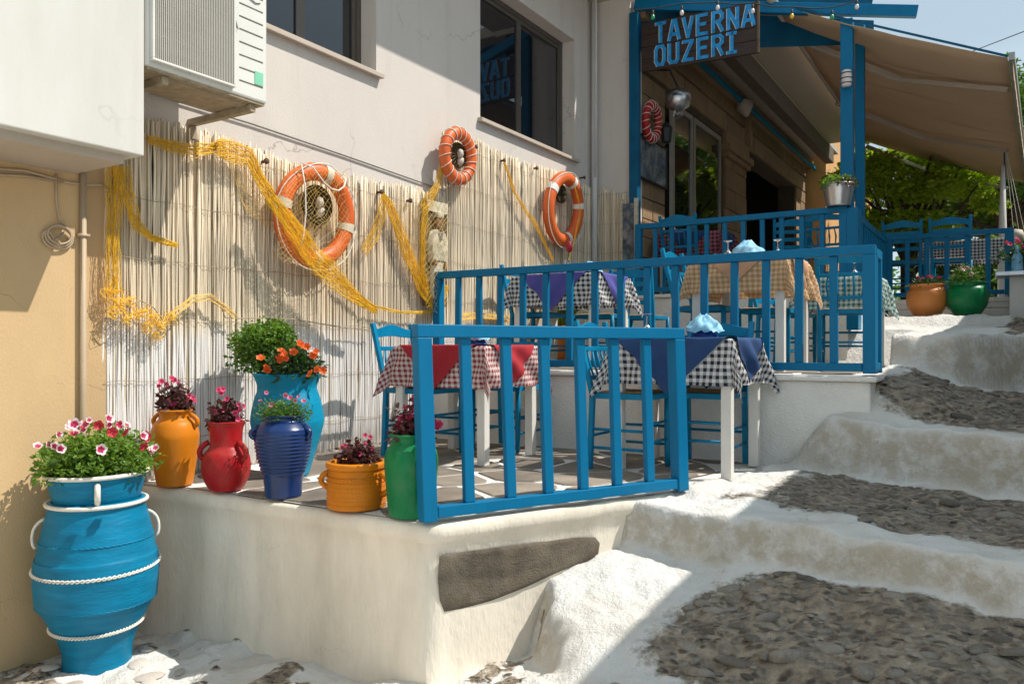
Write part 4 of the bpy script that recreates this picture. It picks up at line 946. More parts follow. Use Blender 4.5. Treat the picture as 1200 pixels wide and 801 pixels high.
put('ladder', 9.5, -1.85, ZU, -PI/2+.4, 'shaded blue chair by the taverna door')
put('spindle', 9.25, -2.35, ZU, -PI/2-.1, 'shaded blue chair beside the big blue post')

# ------------------------------------------------------------------ tables and cloths
def cloth(nm, sx, sy, size, rot, top, mt, seed, off=0.0, drop_lim=9, n=56, flare=.10):
    """cloth over a rectangular table top half sizes sx,sy; square cloth half size 'size' turned by rot"""
    mb = MB(); uv = []; c, s = math.cos(rot), math.sin(rot)
    hx, hy = (size if isinstance(size, tuple) else (size, size))
    for i in range(n+1):
        for j in range(n+1):
            p = (i/n*2-1)*hx; q = (j/n*2-1)*hy; u = p*c-q*s; v = p*s+q*c
            ox = max(abs(u)-sx, 0); oy = max(abs(v)-sy, 0); su = 1 if u > 0 else -1; sv = 1 if v > 0 else -1
            x = max(-sx, min(sx, u)); y = max(-sy, min(sy, v)); d = math.hypot(ox, oy)
            if d > 0:
                e = .006+off; both = min(ox, oy)
                ang = math.atan2(oy, ox) if d else 0
                fold = math.sin(ang*2)
                rip = .020*math.sin((u*1.0+v*1.3)*21+seed)+.012*mnoise.noise(Vector((u*9, v*9, seed)))
                out = e+flare*both+ (rip)*min(1, d/.12)+.04*d
                if ox > 0: x += su*(out*math.cos(ang) if oy > 0 else out)+su*(.20*both*fold)
                if oy > 0: y += sv*(out*math.sin(ang) if ox > 0 else out)+sv*(.20*both*fold)
                z = top-d*(.985-.06*fold)+e*.2
                if d < .012: z = top-d*.5
            else: z = top+.0018*mnoise.noise(Vector((u*12, v*12, seed)))+.001
            mb.v.append((x, y, z+off)); uv.append((u+10, v+10) if True else 0)
    for i in range(n):
        for j in range(n): a = i*(n+1)+j; mb.f.append((a, a+n+1, a+n+2, a+1))
    mb.uv = uv if rot == 0 else [((a[0]-10)*c+(a[1]-10)*s+10, -(a[0]-10)*s+(a[1]-10)*c+10) for a in uv]
    return mb
def table(x, y, z, sx, sy, h, label, cm, cl_label, om=None, ov_label=None, csize=None, osize=None, seed=1, rz=0):
    t = thing('table', label, 'table', (x, y, z), rz, 'white-legged taverna tables')
    link('tabletop', MB().box(-sx, sx, -sy, sy, h-.028, h-.002).mesh('tabletop', M['white_wood']), t, bevel=.004)
    link('apron', MB().box(-sx+.05, sx-.05, -sy+.03, -sy+.05, h-.12, h-.028).box(-sx+.05, sx-.05, sy-.05, sy-.03, h-.12, h-.028).box(-sx+.03, -sx+.05, -sy+.05, sy-.05, h-.12, h-.028).box(sx-.05, sx-.03, -sy+.05, sy-.05, h-.12, h-.028).mesh('apron', M['white_wood']), t)
    for a in (-1, 1):
        for b in (-1, 1):
            cx_, cy_ = a*(sx-.035), b*(sy-.035)
            link('leg', MB().box(cx_-.029, cx_+.029, cy_-.029, cy_+.029, 0, h-.029).mesh('leg', M['white_wood']), t, bevel=.004)
    cs = csize or (sx+.27, sy+.27)
    o = link('tablecloth', cloth('tablecloth', sx+.004, sy+.004, cs, 0, h+.001, None, seed).mesh('tablecloth', M[cm], True), None, (x, y, z), (0, 0, rz)); setp(o, cl_label, 'tablecloth', 'checked tablecloths')
    if om:
        o = link('table_overlay', cloth('table_overlay', sx+.010, sy+.010, osize or .47, PI/4, h+.004, None, seed, off=.005, flare=0).mesh('table_overlay', M[om], True), None, (x, y, z), (0, 0, rz)); setp(o, ov_label, 'tablecloth', 'plain overlay cloths on the tables')
table(4.29, -.95, zt, .32, .36, .735, 'white-legged table under red check, nearest the reeds', 'g_red', 'red and white checked cloth on the table by the reeds', 'cl_red', 'plain red overlay cloth laid cornerwise over red check', osize=.44, seed=3)
table(4.60, -2.37, zt, .31, .36, .775, 'white-legged table under navy check by the steps', 'g_navy', 'navy and white checked cloth on the table nearest the steps', 'cl_navy', 'plain navy overlay cloth laid cornerwise over navy check', osize=.46, seed=8)
table(6.06, -.81, zm, .34, .39, .765, 'white-legged table on the middle terrace under purple overlay', 'g_navy', 'black and white checked cloth under the purple overlay', 'cl_purple', 'purple-blue overlay cloth on the middle terrace table', osize=.47, seed=5)
table(5.72, -2.45, zm, .38, .32, .775, 'table with a peach checked cloth behind the long railing', 'g_peach', 'peach checked cloth behind the long railing', 'cl_peach', 'peach-brown overlay with pale edge on the peach checked table', osize=.42, seed=2, csize=(.63, .60))
table(7.25, -2.82, zm, .29, .30, .74, 'small table at the right end of the middle terrace', 'g_green', 'green and white checked cloth hanging past the corner post', seed=4)
table(8.95, -.95, ZU, .33, .35, .74, 'table on the upper terrace under the dark window', 'g_dred', 'dark red checked cloth under the taverna window', 'cl_navy', 'navy overlay on the dark red checked table', osize=.42, seed=6)
table(11.75, -3.55, ZU, .33, .45, .78, 'table with black and white check behind the two right-hand chairs', 'g_navy', 'black and white checked cloth behind the two right-hand chairs', seed=7)
table(11.35, -4.45, ZU-.15, .25, .20, .76, 'table with dark red check at the far right', 'g_dred', 'dark red checked cloth at the right end of the upper railing', seed=9, csize=(.5, .5))

# things on the tables
def wine_glass(x, y, z, label):
    p = [(.001, .150), (.032, .150), (.033, .147), (.006, .140), (.0045, .13), (.0045, .09), (.012, .078), (.030, .060), (.036, .035), (.033, .0), (.031, .001), (.034, .035), (.028, .060), (.010, .074), (.001, .078)]
    mb = MB(); mb.lathe([(r, zz_) for r, zz_ in p], 20, (x, y, z)); solo(mb, 'wine_glass', M['clear'], label, 'glass', 'wine glasses turned upside down on the tables', smooth=True)
def napkins(x, y, z, s, label, seed):
    t = thing('napkin_bundle', label, 'napkins', (x, y, z), 0, 'blue napkin bundles on the tables')
    def blob(nm, m_, r0, z0, z1, amp, sd):
        mb = MB(); n, k = 36, 16
        for i in range(k+1):
            f = i/k
            for j in range(n):
                a = 2*PI*j/n; rr = r0*math.sin(min(PI*.5+f*1.35, PI*.97))*(1+.30*mnoise.noise(Vector((math.cos(a)*2, math.sin(a)*2, f*2+sd))))
                zz_ = z0+(z1-z0)*f+amp*mnoise.noise(Vector((math.cos(a)*3+sd, math.sin(a)*3, f*3))); mb.v.append((rr*math.cos(a), rr*math.sin(a), max(zz_, .001)))
        for i in range(k):
            for j in range(n): q = (j+1) % n; mb.f.append((i*n+j, i*n+q, (i+1)*n+q, (i+1)*n+j))
        mb.f.append(tuple(k*n+j for j in range(n))); link(nm, mb.mesh(nm, m_, True), t, scale=(s, s, s))
    blob('holder', M['napkin_dark'], .075, 0, .07, .01, seed); blob('napkin', M['napkin'], .10, .04, .135, .022, seed+4)
t1 = ZT+.012+.735+.006; t2 = ZT+.012+.775+.006; t3 = zm+.765+.006; t4 = zm+.775+.006
wine_glass(4.47, -2.16, t2, 'upturned wine glass on the navy checked table'); napkins(4.66, -2.45, t2, 1.05, 'crumpled light blue napkins on the navy checked table', 3)
napkins(4.42, -.93, t1, .95, 'blue napkin bundle on the red checked table', 6)
wine_glass(6.10, -.75, t3, 'upturned wine glass on the purple-topped table'); napkins(6.2, -.92, t3, 1.0, 'light blue napkins on the purple-topped table', 9)
wine_glass(5.65, -2.3, t4, 'left upturned wine glass on the peach table'); wine_glass(5.78, -2.62, t4, 'right upturned wine glass on the peach table'); napkins(5.72, -2.42, t4, 1.1, 'light blue napkins on the peach table', 12)
wine_glass(7.2, -2.75, zm+.745, 'upturned wine glass on the green checked table'); wine_glass(7.3, -2.9, zm+.745, 'second upturned wine glass on the green checked table, nearer the steps')
wine_glass(11.5, -3.4, ZU+.785, 'upturned wine glass on the black checked table behind the chairs')

# ------------------------------------------------------------------ plants
def leafcloud(n, fn, size, seed, fold=.25, asp=.5, up=0.0):
    r = np.random.default_rng(seed); mb = MB()
    for i in range(n):
        p = Vector(fn(r)); s = size*r.uniform(.6, 1.3); d = Vector(r.normal(size=3)); d.z = d.z*.6+up; d.normalize(); q = d.cross(Vector(r.normal(size=3))).normalized(); nn = d.cross(q)
        b0 = len(mb.v); mb.v += [tuple(p), tuple(p+d*s*.5+q*s*asp*.5+nn*s*fold*.4), tuple(p+d*s), tuple(p+d*s*.5-q*s*asp*.5+nn*s*fold*.4)]
        mb.f += [(b0, b0+1, b0+2), (b0, b0+2, b0+3)]
    return mb
def dome(c, rx, ry, rz_, shellness=.45):
    def f(r):
        v = r.normal(size=3); v /= np.linalg.norm(v); v[2] = abs(v[2]) if r.random() < .8 else -abs(v[2])*.4
        k = 1-shellness*r.random()**1.6; k *= 1+.18*math.sin(v[0]*5+v[1]*7)
        return (c[0]+v[0]*rx*k, c[1]+v[1]*ry*k, c[2]+v[2]*rz_*k)
    return f
def flower_mesh(nm, r, outer, inner=None, n=5, centre='pet_yellow', kin=.62, cup=.25):
    mb = MB(); mb.mi = []; mats = [M[outer], M[inner or outer], M[centre]]
    N_ = n*4
    def rad(a, k): return r*k*(.80+.20*abs(math.cos(a*n/2)))
    levels = [(kin*.0+.10, 0), (kin, cup*r*.45), (1.0, cup*r+.12*r)]
    for k, z in levels:
        for j in range(N_): a = 2*PI*j/N_; mb.v.append((rad(a, k)*math.cos(a), rad(a, k)*math.sin(a), z+.08*r*math.sin(a*n)))
    for l in range(2):
        for j in range(N_): q = (j+1) % N_; mb.f.append((l*N_+j, l*N_+q, (l+1)*N_+q, (l+1)*N_+j)); mb.mi.append(1 if l == 0 else 0)
    mb.f.append(tuple(range(N_))); mb.mi.append(2)
    return mb.mesh(nm, mats, True)
def face_cam(p, jitter, r):
    d = (CAM-Vector(p)).normalized()+Vector((r.gauss(0, jitter), r.gauss(0, jitter), abs(r.gauss(.35, jitter)))); return d.normalized().to_track_quat('Z', 'Y').to_euler()
FM = {'petunia': flower_mesh('flower', .028, 'pet_white', 'pet_pink'), 'crimson': flower_mesh('flower', .026, 'pet_red', 'pet_red'), 'rose': flower_mesh('flower', .012, 'pet_rose', 'pet_pink', kin=.5), 'orange': flower_mesh('flower', .020, 'pet_orange'), 'lilac': flower_mesh('flower', .012, 'pet_lilac', 'pet_rose'), 'pink': flower_mesh('flower', .020, 'pet_white', 'pet_rose'), 'wine': flower_mesh('flower', .014, 'pet_pink', 'pet_red')}
def flowers(t, kind, pts, seed, jit=.35, sc=(.85, 1.15)):
    r = random.Random(seed)
    for p in pts:
        s = r.uniform(*sc); wp = Vector(t.location)+Vector(p); link('flower', FM[kind], t, p, face_cam(wp, jit, r), (s, s, s))
def scatter(n, rx, ry, z0, z1, seed, front=True):
    r = random.Random(seed); out = []
    while len(out) < n:
        a = r.uniform(0, 2*PI); k = math.sqrt(r.random()); x, y = rx*k*math.cos(a), ry*k*math.sin(a)
        if front and (x*.6+y*.7) > .35*rx: continue
        out.append((x, y, z0+(z1-z0)*(1-k*k*.7)*r.uniform(.75, 1)))
    return out
def stems(mb, base, tips, r=.0022):
    for q in tips: m = Vector(base).lerp(Vector(q), .5)+Vector((0, 0, .02)); mb.tube([base, m, q], r, 4)
def pot(name, label, px, py, prof, mt, z=ZT+.012, D=None, group=None, rz=0, n=44):
    c = P(px, py, Z=z) if D is None else P(px, py, D=D); t = thing(name, label, 'potted plant', (c.x, c.y, z), rz, group)
    ro, zo = prof[-1]; full = prof+[(ro-.014, zo-.001), (ro-.02, zo-.03), (ro-.02, zo-.05)]
    b = link('pot', MB().lathe(smoothprof(full), n).mesh('pot', M[mt], True), t)
    link('soil', MB().lathe([(.001, zo-.028), (ro-.021, zo-.03)], 20).mesh('soil', M['soil'], True), t)
    return t, b
def smoothprof(p, k=4):
    out = []; q = [p[0]]+p+[p[-1]]
    for i in range(1, len(q)-2):
        for j in range(k):
            t_ = j/k; a, b, c, d = q[i-1], q[i], q[i+1], q[i+2]
            f = lambda n_: .5*(2*b[n_]+(c[n_]-a[n_])*t_+(2*a[n_]-5*b[n_]+4*c[n_]-d[n_])*t_*t_+(-a[n_]+3*b[n_]-3*c[n_]+d[n_])*t_**3)
            out.append((max(f(0), .001), f(1)))
    return out+[p[-1]]
def toward_cam(a, c):                       # direction rotated by a from the direction to the camera
    d = Vector((CAM.x-c[0], CAM.y-c[1], 0)).normalized(); return Vector((d.x*math.cos(a)-d.y*math.sin(a), d.x*math.sin(a)+d.y*math.cos(a), 0))
def handle(t, b, ang, r0, z0, r1, z1, out, th, mt, world_c, nm='handle'):
    d = toward_cam(ang, world_c); mb = MB(); zs_ = np.linspace(0, 1, 10)
    pts_ = [d*(r0+(r1-r0)*s+out*math.sin(PI*s)**.7)+Vector((0, 0, z0+(z1-z0)*s)) for s in zs_]
    mb.tube(pts_, th, 8); link(nm, mb.mesh(nm, M[mt], True), b)

# big blue storage jar with basin of petunias on top
cP = P(110, 778, D=3.87); jar = thing('storage_jar', 'big bright blue jar with white rope bands standing in the corner', 'jar', (2.09, -.385, .10)); jar.scale = (.87, .87, .875)
prof = [(.164, 0), (.170, .008), (.170, .08), (.186, .15), (.226, .24), (.286, .352), (.296, .366), (.304, .46), (.306, .53), (.298, .60), (.291, .608), (.276, .69), (.258, .775), (.236, .86), (.243, .872), (.246, .885), (.236, .893), (.21, .89), (.20, .80)]
b = link('jar_body', MB().lathe(smoothprof(prof, 3), 56).mesh('jar_body', M['pithos'], True), jar)
for z, r_, nm in ((.235, .229, 'rope_band'), (.545, .308, 'rope_band')):
    mb = MB()
    for ph in (0, PI): mb.tube([((r_+.004*math.cos(a*40+ph))*math.cos(a), (r_+.004*math.cos(a*40+ph))*math.sin(a), z+.006*math.sin(a*40+ph)+.01*math.sin(a+1)) for a in np.linspace(0, 2*PI, 300)], .0045, 5)
    link(nm, mb.mesh(nm, M['rope'], True), b)
for z, r_ in ((.36, .292), (.69, .276)):
    mb = MB(); mb.tube([((r_)*math.cos(a), (r_)*math.sin(a), z+.0022*math.sin(a*60)) for a in np.linspace(0, 2*PI, 300)], .005, 5); link('pressed_band', mb.mesh('pressed_band', M['pithos'], True), b)
mb = MB(); mb.tube([(.243*math.cos(a), .243*math.sin(a), .884) for a in np.linspace(0, 2*PI, 60)], .011, 8, cap=False); link('rim', mb.mesh('rim', M['rope'], True), b)
for s in (-1, 1):
    d = toward_cam(s*PI/2, jar.location); mb = MB(); mb.tube([d*(.243+.032*math.sin(s_*PI)**.6+.045*s_)+Vector((0, 0, .81-.15*s_+.018*math.sin(s_*PI))) for s_ in np.linspace(0, 1, 14)], .008, 8); link('handle', mb.mesh('handle', M['rope'], True), b)
t = thing('potted_plant', 'shallow blue basin of white and crimson petunias on top of the big jar', 'potted plant', (2.09, -.385, .873), 0, 'potted flowers'); t.scale = (.96, .96, .96)
b = link('basin', MB().lathe(smoothprof([(.185, 0), (.195, .01), (.225, .13), (.232, .138), (.22, .142), (.21, .12), (.205, .10)], 3), 48, ell=.92).mesh('basin', M['pithos'], True), t)
mb = MB(); mb.tube([(.230*math.cos(a), .230*.92*math.sin(a), .138) for a in np.linspace(0, 2*PI, 60)], .010, 8, cap=False); link('rim', mb.mesh('rim', M['rope'], True), b)
d = toward_cam(.0, t.location); mb = MB(); mb.tube([d*.205+Vector((0, 0, .105)), d*.235+Vector((0, 0, .10)), d*.232+Vector((0, 0, .05)), d*.20+Vector((0, 0, .015))], .013, 8); link('handle', mb.mesh('handle', M['rope'], True), b)
link('soil', MB().lathe([(.001, .115), (.208, .112)], 20, ell=.92).mesh('soil', M['soil'], True), t)
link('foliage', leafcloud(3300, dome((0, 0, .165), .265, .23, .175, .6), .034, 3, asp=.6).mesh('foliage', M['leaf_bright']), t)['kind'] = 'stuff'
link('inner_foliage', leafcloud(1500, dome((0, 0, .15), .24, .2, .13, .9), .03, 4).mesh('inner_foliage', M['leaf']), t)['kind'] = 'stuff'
def at_px(t, l, D): return [tuple(P(x, y, D=D)-Vector(t.location)) for x, y in l]
flowers(t, 'petunia', at_px(t, [(69, 523), (118, 524), (170, 507), (62, 520), (128, 486), (86, 493)], 3.42), 1, .35, (.8, 1.25))
flowers(t, 'pink', at_px(t, [(41, 520), (55, 517), (80, 496), (88, 503), (100, 492), (104, 488), (67, 505), (142, 496), (150, 494), (178, 526), (182, 524), (97, 500), (185, 522)], 3.48), 2, .5, (.8, 1.15))
flowers(t, 'crimson', at_px(t, [(116, 494), (172, 521), (150, 504), (132, 503), (172, 508)], 3.44), 3, .3)
flowers(t, 'wine', at_px(t, [(84, 505), (130, 494), (141, 493), (96, 497)], 3.46), 4, .5, (1, 1.3))

GP = 'coloured pots lined up along the terrace edge'
t, b = pot('potted_plant', 'orange amphora pot with burgundy leaves and pink flowers, leftmost on the ledge', 205, 567, [(.085, 0), (.092, .01), (.105, .10), (.120, .22), (.122, .27), (.105, .325), (.080, .352), (.078, .375), (.088, .39), (.088, .398)], 'orange', group=GP)
handle(t, b, 1.0, .088, .375, .112, .31, .03, .012, 'orange', t.location); handle(t, b, -2.2, .088, .375, .112, .31, .03, .012, 'orange', t.location)
link('foliage', leafcloud(420, dome((0, 0, .40), .085, .085, .13, .7), .035, 11, asp=.7).mesh('foliage', M['leaf_wine']), t)['kind'] = 'stuff'
mb = MB(); stems(mb, (0, 0, .37), [(0, 0, .52), (.04, .02, .5), (-.04, 0, .48), (.06, -.03, .46)]); link('stems', mb.mesh('stems', M['leaf_dark']), t)
flowers(t, 'rose', at_px(t, [(201, 443), (205, 446), (189, 447), (195, 450), (209, 448), (222, 463), (226, 466), (221, 468), (196, 470), (199, 473), (204, 474), (228, 470), (186, 452)], 4.15), 5, .5, (1, 1.5))
t, b = pot('potted_plant', 'red two-handled jug with pink flowers, second on the ledge', 265, 573, [(.075, 0), (.085, .008), (.112, .06), (.122, .12), (.112, .18), (.085, .215), (.078, .235), (.082, .30), (.092, .34), (.094, .35)], 'red_pot', group=GP)
handle(t, b, .75, .084, .245, .105, .155, .045, .014, 'red_pot', t.location); handle(t, b, -1.75, .084, .245, .105, .155, .035, .014, 'red_pot', t.location)
link('foliage', leafcloud(420, dome((0, 0, .35), .085, .085, .11, .7), .032, 12, asp=.7).mesh('foliage', M['leaf_wine']), t)['kind'] = 'stuff'
flowers(t, 'rose', at_px(t, [(256, 457), (261, 456), (259, 461), (266, 467), (280, 474), (285, 476), (281, 480), (262, 472), (276, 484), (252, 482), (279, 491), (262, 480)], 4.0), 6, .5, (1, 1.5))
t, b = pot('potted_plant', 'tall light blue vase of basil and orange flowers behind the navy vase', 337, 556, [(.11, 0), (.12, .01), (.155, .12), (.198, .27), (.204, .33), (.185, .43), (.165, .49), (.172, .53), (.188, .57), (.19, .58)], 'sky_pot', group=GP)
tz = Vector(t.location)
bc = P(313, 405, D=4.62)-tz; oc = P(345, 425, D=4.42)-tz
def clumps(c, R, n, sub, seed):
    r_ = random.Random(seed); cs = []
    for i in range(n):
        v = Vector((r_.gauss(0, 1), r_.gauss(0, 1), r_.gauss(.25, .8))).normalized()*r_.uniform(.45, .95); cs.append((c[0]+v.x*R, c[1]+v.y*R, c[2]+v.z*R*1.05, sub*r_.uniform(.7, 1.25)))
    def f(r):
        q = cs[int(r.integers(len(cs)))]; v = r.normal(size=3); v /= np.linalg.norm(v); k = q[3]*(1-.5*r.random()**2); return (q[0]+v[0]*k, q[1]+v[1]*k, q[2]+v[2]*k*.8)
    return f
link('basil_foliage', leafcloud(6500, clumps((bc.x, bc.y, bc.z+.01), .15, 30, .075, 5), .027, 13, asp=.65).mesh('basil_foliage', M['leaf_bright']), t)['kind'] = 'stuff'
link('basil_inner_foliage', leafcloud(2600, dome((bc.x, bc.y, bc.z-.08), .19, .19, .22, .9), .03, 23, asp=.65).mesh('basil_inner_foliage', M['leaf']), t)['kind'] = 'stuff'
link('balsam_foliage', leafcloud(900, dome((oc.x, oc.y, oc.z-.05), .16, .13, .12, .7), .05, 14, asp=.45).mesh('balsam_foliage', M['leaf_dark']), t)['kind'] = 'stuff'
flowers(t, 'orange', at_px(t, [(329, 411), (333, 415), (326, 418), (344, 413), (351, 403), (354, 405), (370, 412), (367, 416), (313, 434), (312, 431), (372, 433), (378, 434), (364, 438), (305, 420), (335, 420), (360, 406), (329, 422)], 4.27), 7, .4, (.9, 1.4))
mb = MB()
for k_ in range(5): mb.tube([toward_cam(-1.1+.4*k_+.1*s, tz)*(.203-.006*abs(s-1.5))+Vector((0, 0, .26+.05*s)) for s in range(4)], .003, 4)
link('incised_pattern', mb.mesh('incised_pattern', M['sky_pot']), b)
pr = [(.082, 0), (.088, .008), (.090, .05), (.097, .10)]
for i in range(12):
    z_ = .115+.0175*i; r_ = .097+.039*math.sin(min((i+1)/12, 1)*PI*.55); pr += [(r_+.0022, z_+.004), (r_-.0008, z_+.014)]
pr += [(.130, .335), (.108, .36), (.094, .372), (.092, .385), (.105, .398)]
t, b = pot('potted_plant', 'glossy navy ribbed vase with small pink flowers', 332, 581, pr, 'navy_pot', group=GP)
handle(t, b, .95, .115, .345, .13, .29, .03, .012, 'navy_pot', t.location); handle(t, b, -1.4, .115, .345, .13, .29, .03, .012, 'navy_pot', t.location)
link('foliage', leafcloud(1500, dome((0, 0, .395), .125, .125, .085, .7), .022, 15, asp=.35).mesh('foliage', M['leaf']), t)['kind'] = 'stuff'
flowers(t, 'lilac', at_px(t, [(312, 460), (316, 477), (335, 463), (340, 466), (350, 465), (305, 470), (346, 469), (318, 474), (356, 470)], 3.8), 8, .5, (.9, 1.3))
t, b = pot('potted_plant', 'low wide orange pot with a rope-patterned body and one handle', 418, 592, [(.125, 0), (.134, .006), (.136, .09), (.128, .165), (.127, .175), (.138, .18), (.140, .20), (.132, .206)], 'orange', group=GP)
handle(t, b, .95, .13, .155, .136, .06, .05, .014, 'orange', t.location); handle(t, b, -1.9, .13, .155, .136, .08, .04, .013, 'orange', t.location)
for i in range(7):
    mb = MB(); z_ = .02+.02*i; mb.tube([((.1335+.0015*math.sin(a*50+i))*math.cos(a), (.1335+.0015*math.sin(a*50+i))*math.sin(a), z_+.002*math.sin(a*50)) for a in np.linspace(0, 2*PI, 160)], .0035, 4); link('coil', mb.mesh('coil', M['orange'], True), b)
link('foliage', leafcloud(420, dome((0, 0, .20), .09, .09, .10, .8), .034, 16, asp=.7).mesh('foliage', M['leaf_wine']), t)['kind'] = 'stuff'
flowers(t, 'rose', at_px(t, [(428, 510), (434, 512), (404, 522), (400, 524), (416, 528), (421, 532), (437, 526), (410, 536), (428, 520)], 3.6), 9, .5, (.8, 1.2))
t, b = pot('potted_plant', 'glossy green vase with deep red flowers behind the corner of the front railing', 482, 602, [(.092, 0), (.100, .008), (.110, .12), (.118, .22), (.112, .275), (.092, .305), (.085, .318), (.084, .335), (.096, .347), (.098, .354)], 'green_pot', group=GP)
handle(t, b, .2, .098, .30, .112, .255, .022, .012, 'green_pot', t.location)
link('foliage', leafcloud(420, dome((0, 0, .35), .10, .10, .14, .8), .032, 17, asp=.7).mesh('foliage', M['leaf_wine']), t)['kind'] = 'stuff'
flowers(t, 'wine', at_px(t, [(487, 466), (484, 470), (476, 478), (487, 480), (470, 490), (478, 494), (468, 500), (484, 500), (508, 494), (512, 500), (476, 506), (514, 497), (480, 488)], 3.4), 10, .5, (1, 1.5))
for (px, py, mt, lab, sd) in ((1086, 373, 'orange_round', 'round orange terracotta pot with red flowers below the right-hand railing', 30), (1133, 377, 'green_pot', 'round green pot with white and lilac flowers below the right-hand railing', 31)):
    c = P(px, py, X=9.75); g = max(gz(c.x, c.y), 1.86); c = P(px, py, Z=None, D=(c.x-0)/(FX+FY*(px-CX)/F))
    t = thing('potted_plant', lab, 'potted plant', (c.x, c.y, g), 0, 'round pots below the right-hand railing')
    pr = [(.12, 0), (.13, .01), (.19, .10), (.205, .20), (.195, .27), (.175, .30), (.165, .32), (.182, .345), (.178, .35), (.16, .33), (.155, .30)]
    b = link('pot', MB().lathe(smoothprof(pr, 3), 36).mesh('pot', M[mt], True), t); link('soil', MB().lathe([(.001, .325), (.16, .32)], 16).mesh('soil', M['soil'], True), t)
    link('foliage', leafcloud(900, dome((0, 0, .33), .21 if sd == 31 else .17, .17, .20 if sd == 31 else .09, .8), .05, sd, asp=.35).mesh('foliage', M['leaf_dark' if sd == 30 else 'leaf']), t)['kind'] = 'stuff'
    flowers(t, 'wine' if sd == 30 else 'pink', scatter(10, .16, .16, .38, .46 if sd == 30 else .52, sd), sd, .4, (.9, 1.4))
# zinc bucket on the railing end
t = thing('potted_plant', 'shiny zinc bucket with trailing green plant on the railing beside the blue post', 'potted plant', (7.96, -2.66, 2.925), 0, None)
b = link('bucket', MB().lathe(smoothprof([(.105, 0), (.108, .004), (.142, .19), (.148, .195), (.147, .205), (.138, .20), (.13, .16)], 2), 32).mesh('bucket', M['zinc'], True), t)
link('foliage', leafcloud(1100, dome((0, 0, .19), .17, .15, .09, .8), .035, 33, asp=.5).mesh('foliage', M['leaf_bright']), t)['kind'] = 'stuff'
link('red_foliage', leafcloud(300, dome((-.03, -.05, .19), .16, .13, .06, .8), .03, 34, asp=.6).mesh('red_foliage', M['leaf_wine']), t)['kind'] = 'stuff'
# leafy plant by the reeds on the middle terrace
t = thing('potted_plant', 'broad-leaved plant with a red bloom behind the purple-topped table', 'potted plant', (6.75, -.33, zm), 0, None)
link('pot', MB().lathe(smoothprof([(.12, 0), (.15, .2), (.17, .34), (.18, .36), (.165, .36), (.15, .30)], 2), 28).mesh('pot', M['orange_round'], True), t)
r = random.Random(4)
for i in range(13):
    a = r.uniform(0, 2*PI); ln = r.uniform(.45, .8); el = r.uniform(.9, 1.4); mb = MB(); n = 8; d = Vector((math.cos(a)*math.cos(el), math.sin(a)*math.cos(el), math.sin(el))); q = d.cross(Vector((0, 0, 1))).normalized()
    for k_ in range(n+1):
        s = k_/n; p = Vector((0, 0, .3))+d*ln*s+Vector((math.cos(a), math.sin(a), -1.2))*.10*s*s; w_ = .045*math.sin(PI*min(s*.96+.04, 1))**.8; mb.v += [tuple(p-q*w_+Vector((0, 0, .012))), tuple(p), tuple(p+q*w_+Vector((0, 0, .012)))]
    for k_ in range(n): mb.f += [(3*k_, 3*k_+1, 3*k_+4, 3*k_+3), (3*k_+1, 3*k_+2, 3*k_+5, 3*k_+4)]
    link('leaf', mb.mesh('leaf', M['leaf_dark' if i % 2 else 'leaf'], True), t)
mb = MB(); mb.tube([(0, 0, .3), (.02, -.02, .8), (.05, -.06, 1.12)], .006, 5); link('stem', mb.mesh('stem', M['leaf']), t)
mb = MB(); mb.lathe([(.004, 0), (.028, .02), (.034, .06), (.02, .10), (.001, .12)], 10, (.05, -.06, 1.08)); link('bloom', mb.mesh('bloom', M['pet_red'], True), t)
link('foliage', leafcloud(260, dome((0.02, -.05, .72), .18, .18, .22, .8), .06, 35, asp=.6).mesh('foliage', M['leaf_bright']), t)['kind'] = 'stuff'

# ------------------------------------------------------------------ taverna building
tav = thing('taverna_building', 'stone taverna front with framed window and dark doorway in deep shade', 'building', (13, 0, ZU))
YF = -.46
mb = wall_open(MB(), 8.46, 17.2, ZU-.1, 5.32, YF+.03, YF+.35, [(9.17, 11.55, 3.0, 4.72), (12.75, 16.3, ZU, 4.78)]); part(mb, 'backing_wall', M['mortar'], tav, world=True)
def blocks(x0, x1, z0, z1, bw, bh, y0=YF, seed=0):
    r = random.Random(seed); z = z0; k = 0
    while z < z1-.03:
        h = min(bh*r.uniform(.9, 1.1), z1-z); x = x0-(bw/2 if k % 2 else 0)*r.uniform(.6, 1)
        while x < x1-.02:
            w = bw*r.uniform(.75, 1.25); a, b_ = max(x, x0), min(x+w, x1)
            if b_-a > .05: part(MB().box(a+.006, b_-.006, y0-r.uniform(0, .012), y0+.05, z+.005, z+h-.005), 'stone_block', M['stone'], tav, world=True, bevel=.006)
            x += w
        z += h; k += 1
blocks(8.46, 9.17, ZU, 4.74, .36, .24, seed=1); blocks(11.62, 12.74, ZU, 4.42, .6, .3, seed=2); blocks(16.32, 17.2, ZU, 4.78, .6, .3, seed=3); blocks(9.17, 11.62, ZU, 2.98, .5, .27, seed=6)
blocks(8.46, 17.2, 4.80, 5.10, .8, .30, seed=4); blocks(8.46, 17.2, 5.10, 5.30, .9, .2, y0=YF-.02, seed=5)
mb = MB().box(8.3, 17.25, YF-.10, YF+.1, 5.30, 5.38).box(8.3, 17.3, YF-.16, YF+.1, 5.38, 5.44); part(mb, 'cornice', M['stone'], tav, world=True, bevel=.01)
for x in (11.62, ):
    part(MB().box(x-.04, 12.80, YF-.06, YF+.05, 4.42, 4.50).box(x-.08, 12.84, YF-.10, YF+.05, 4.50, 4.60).box(x-.04, 12.80, YF-.04, YF+.05, 4.60, 4.80), 'capital', M['stone'], tav, world=True, bevel=.006)
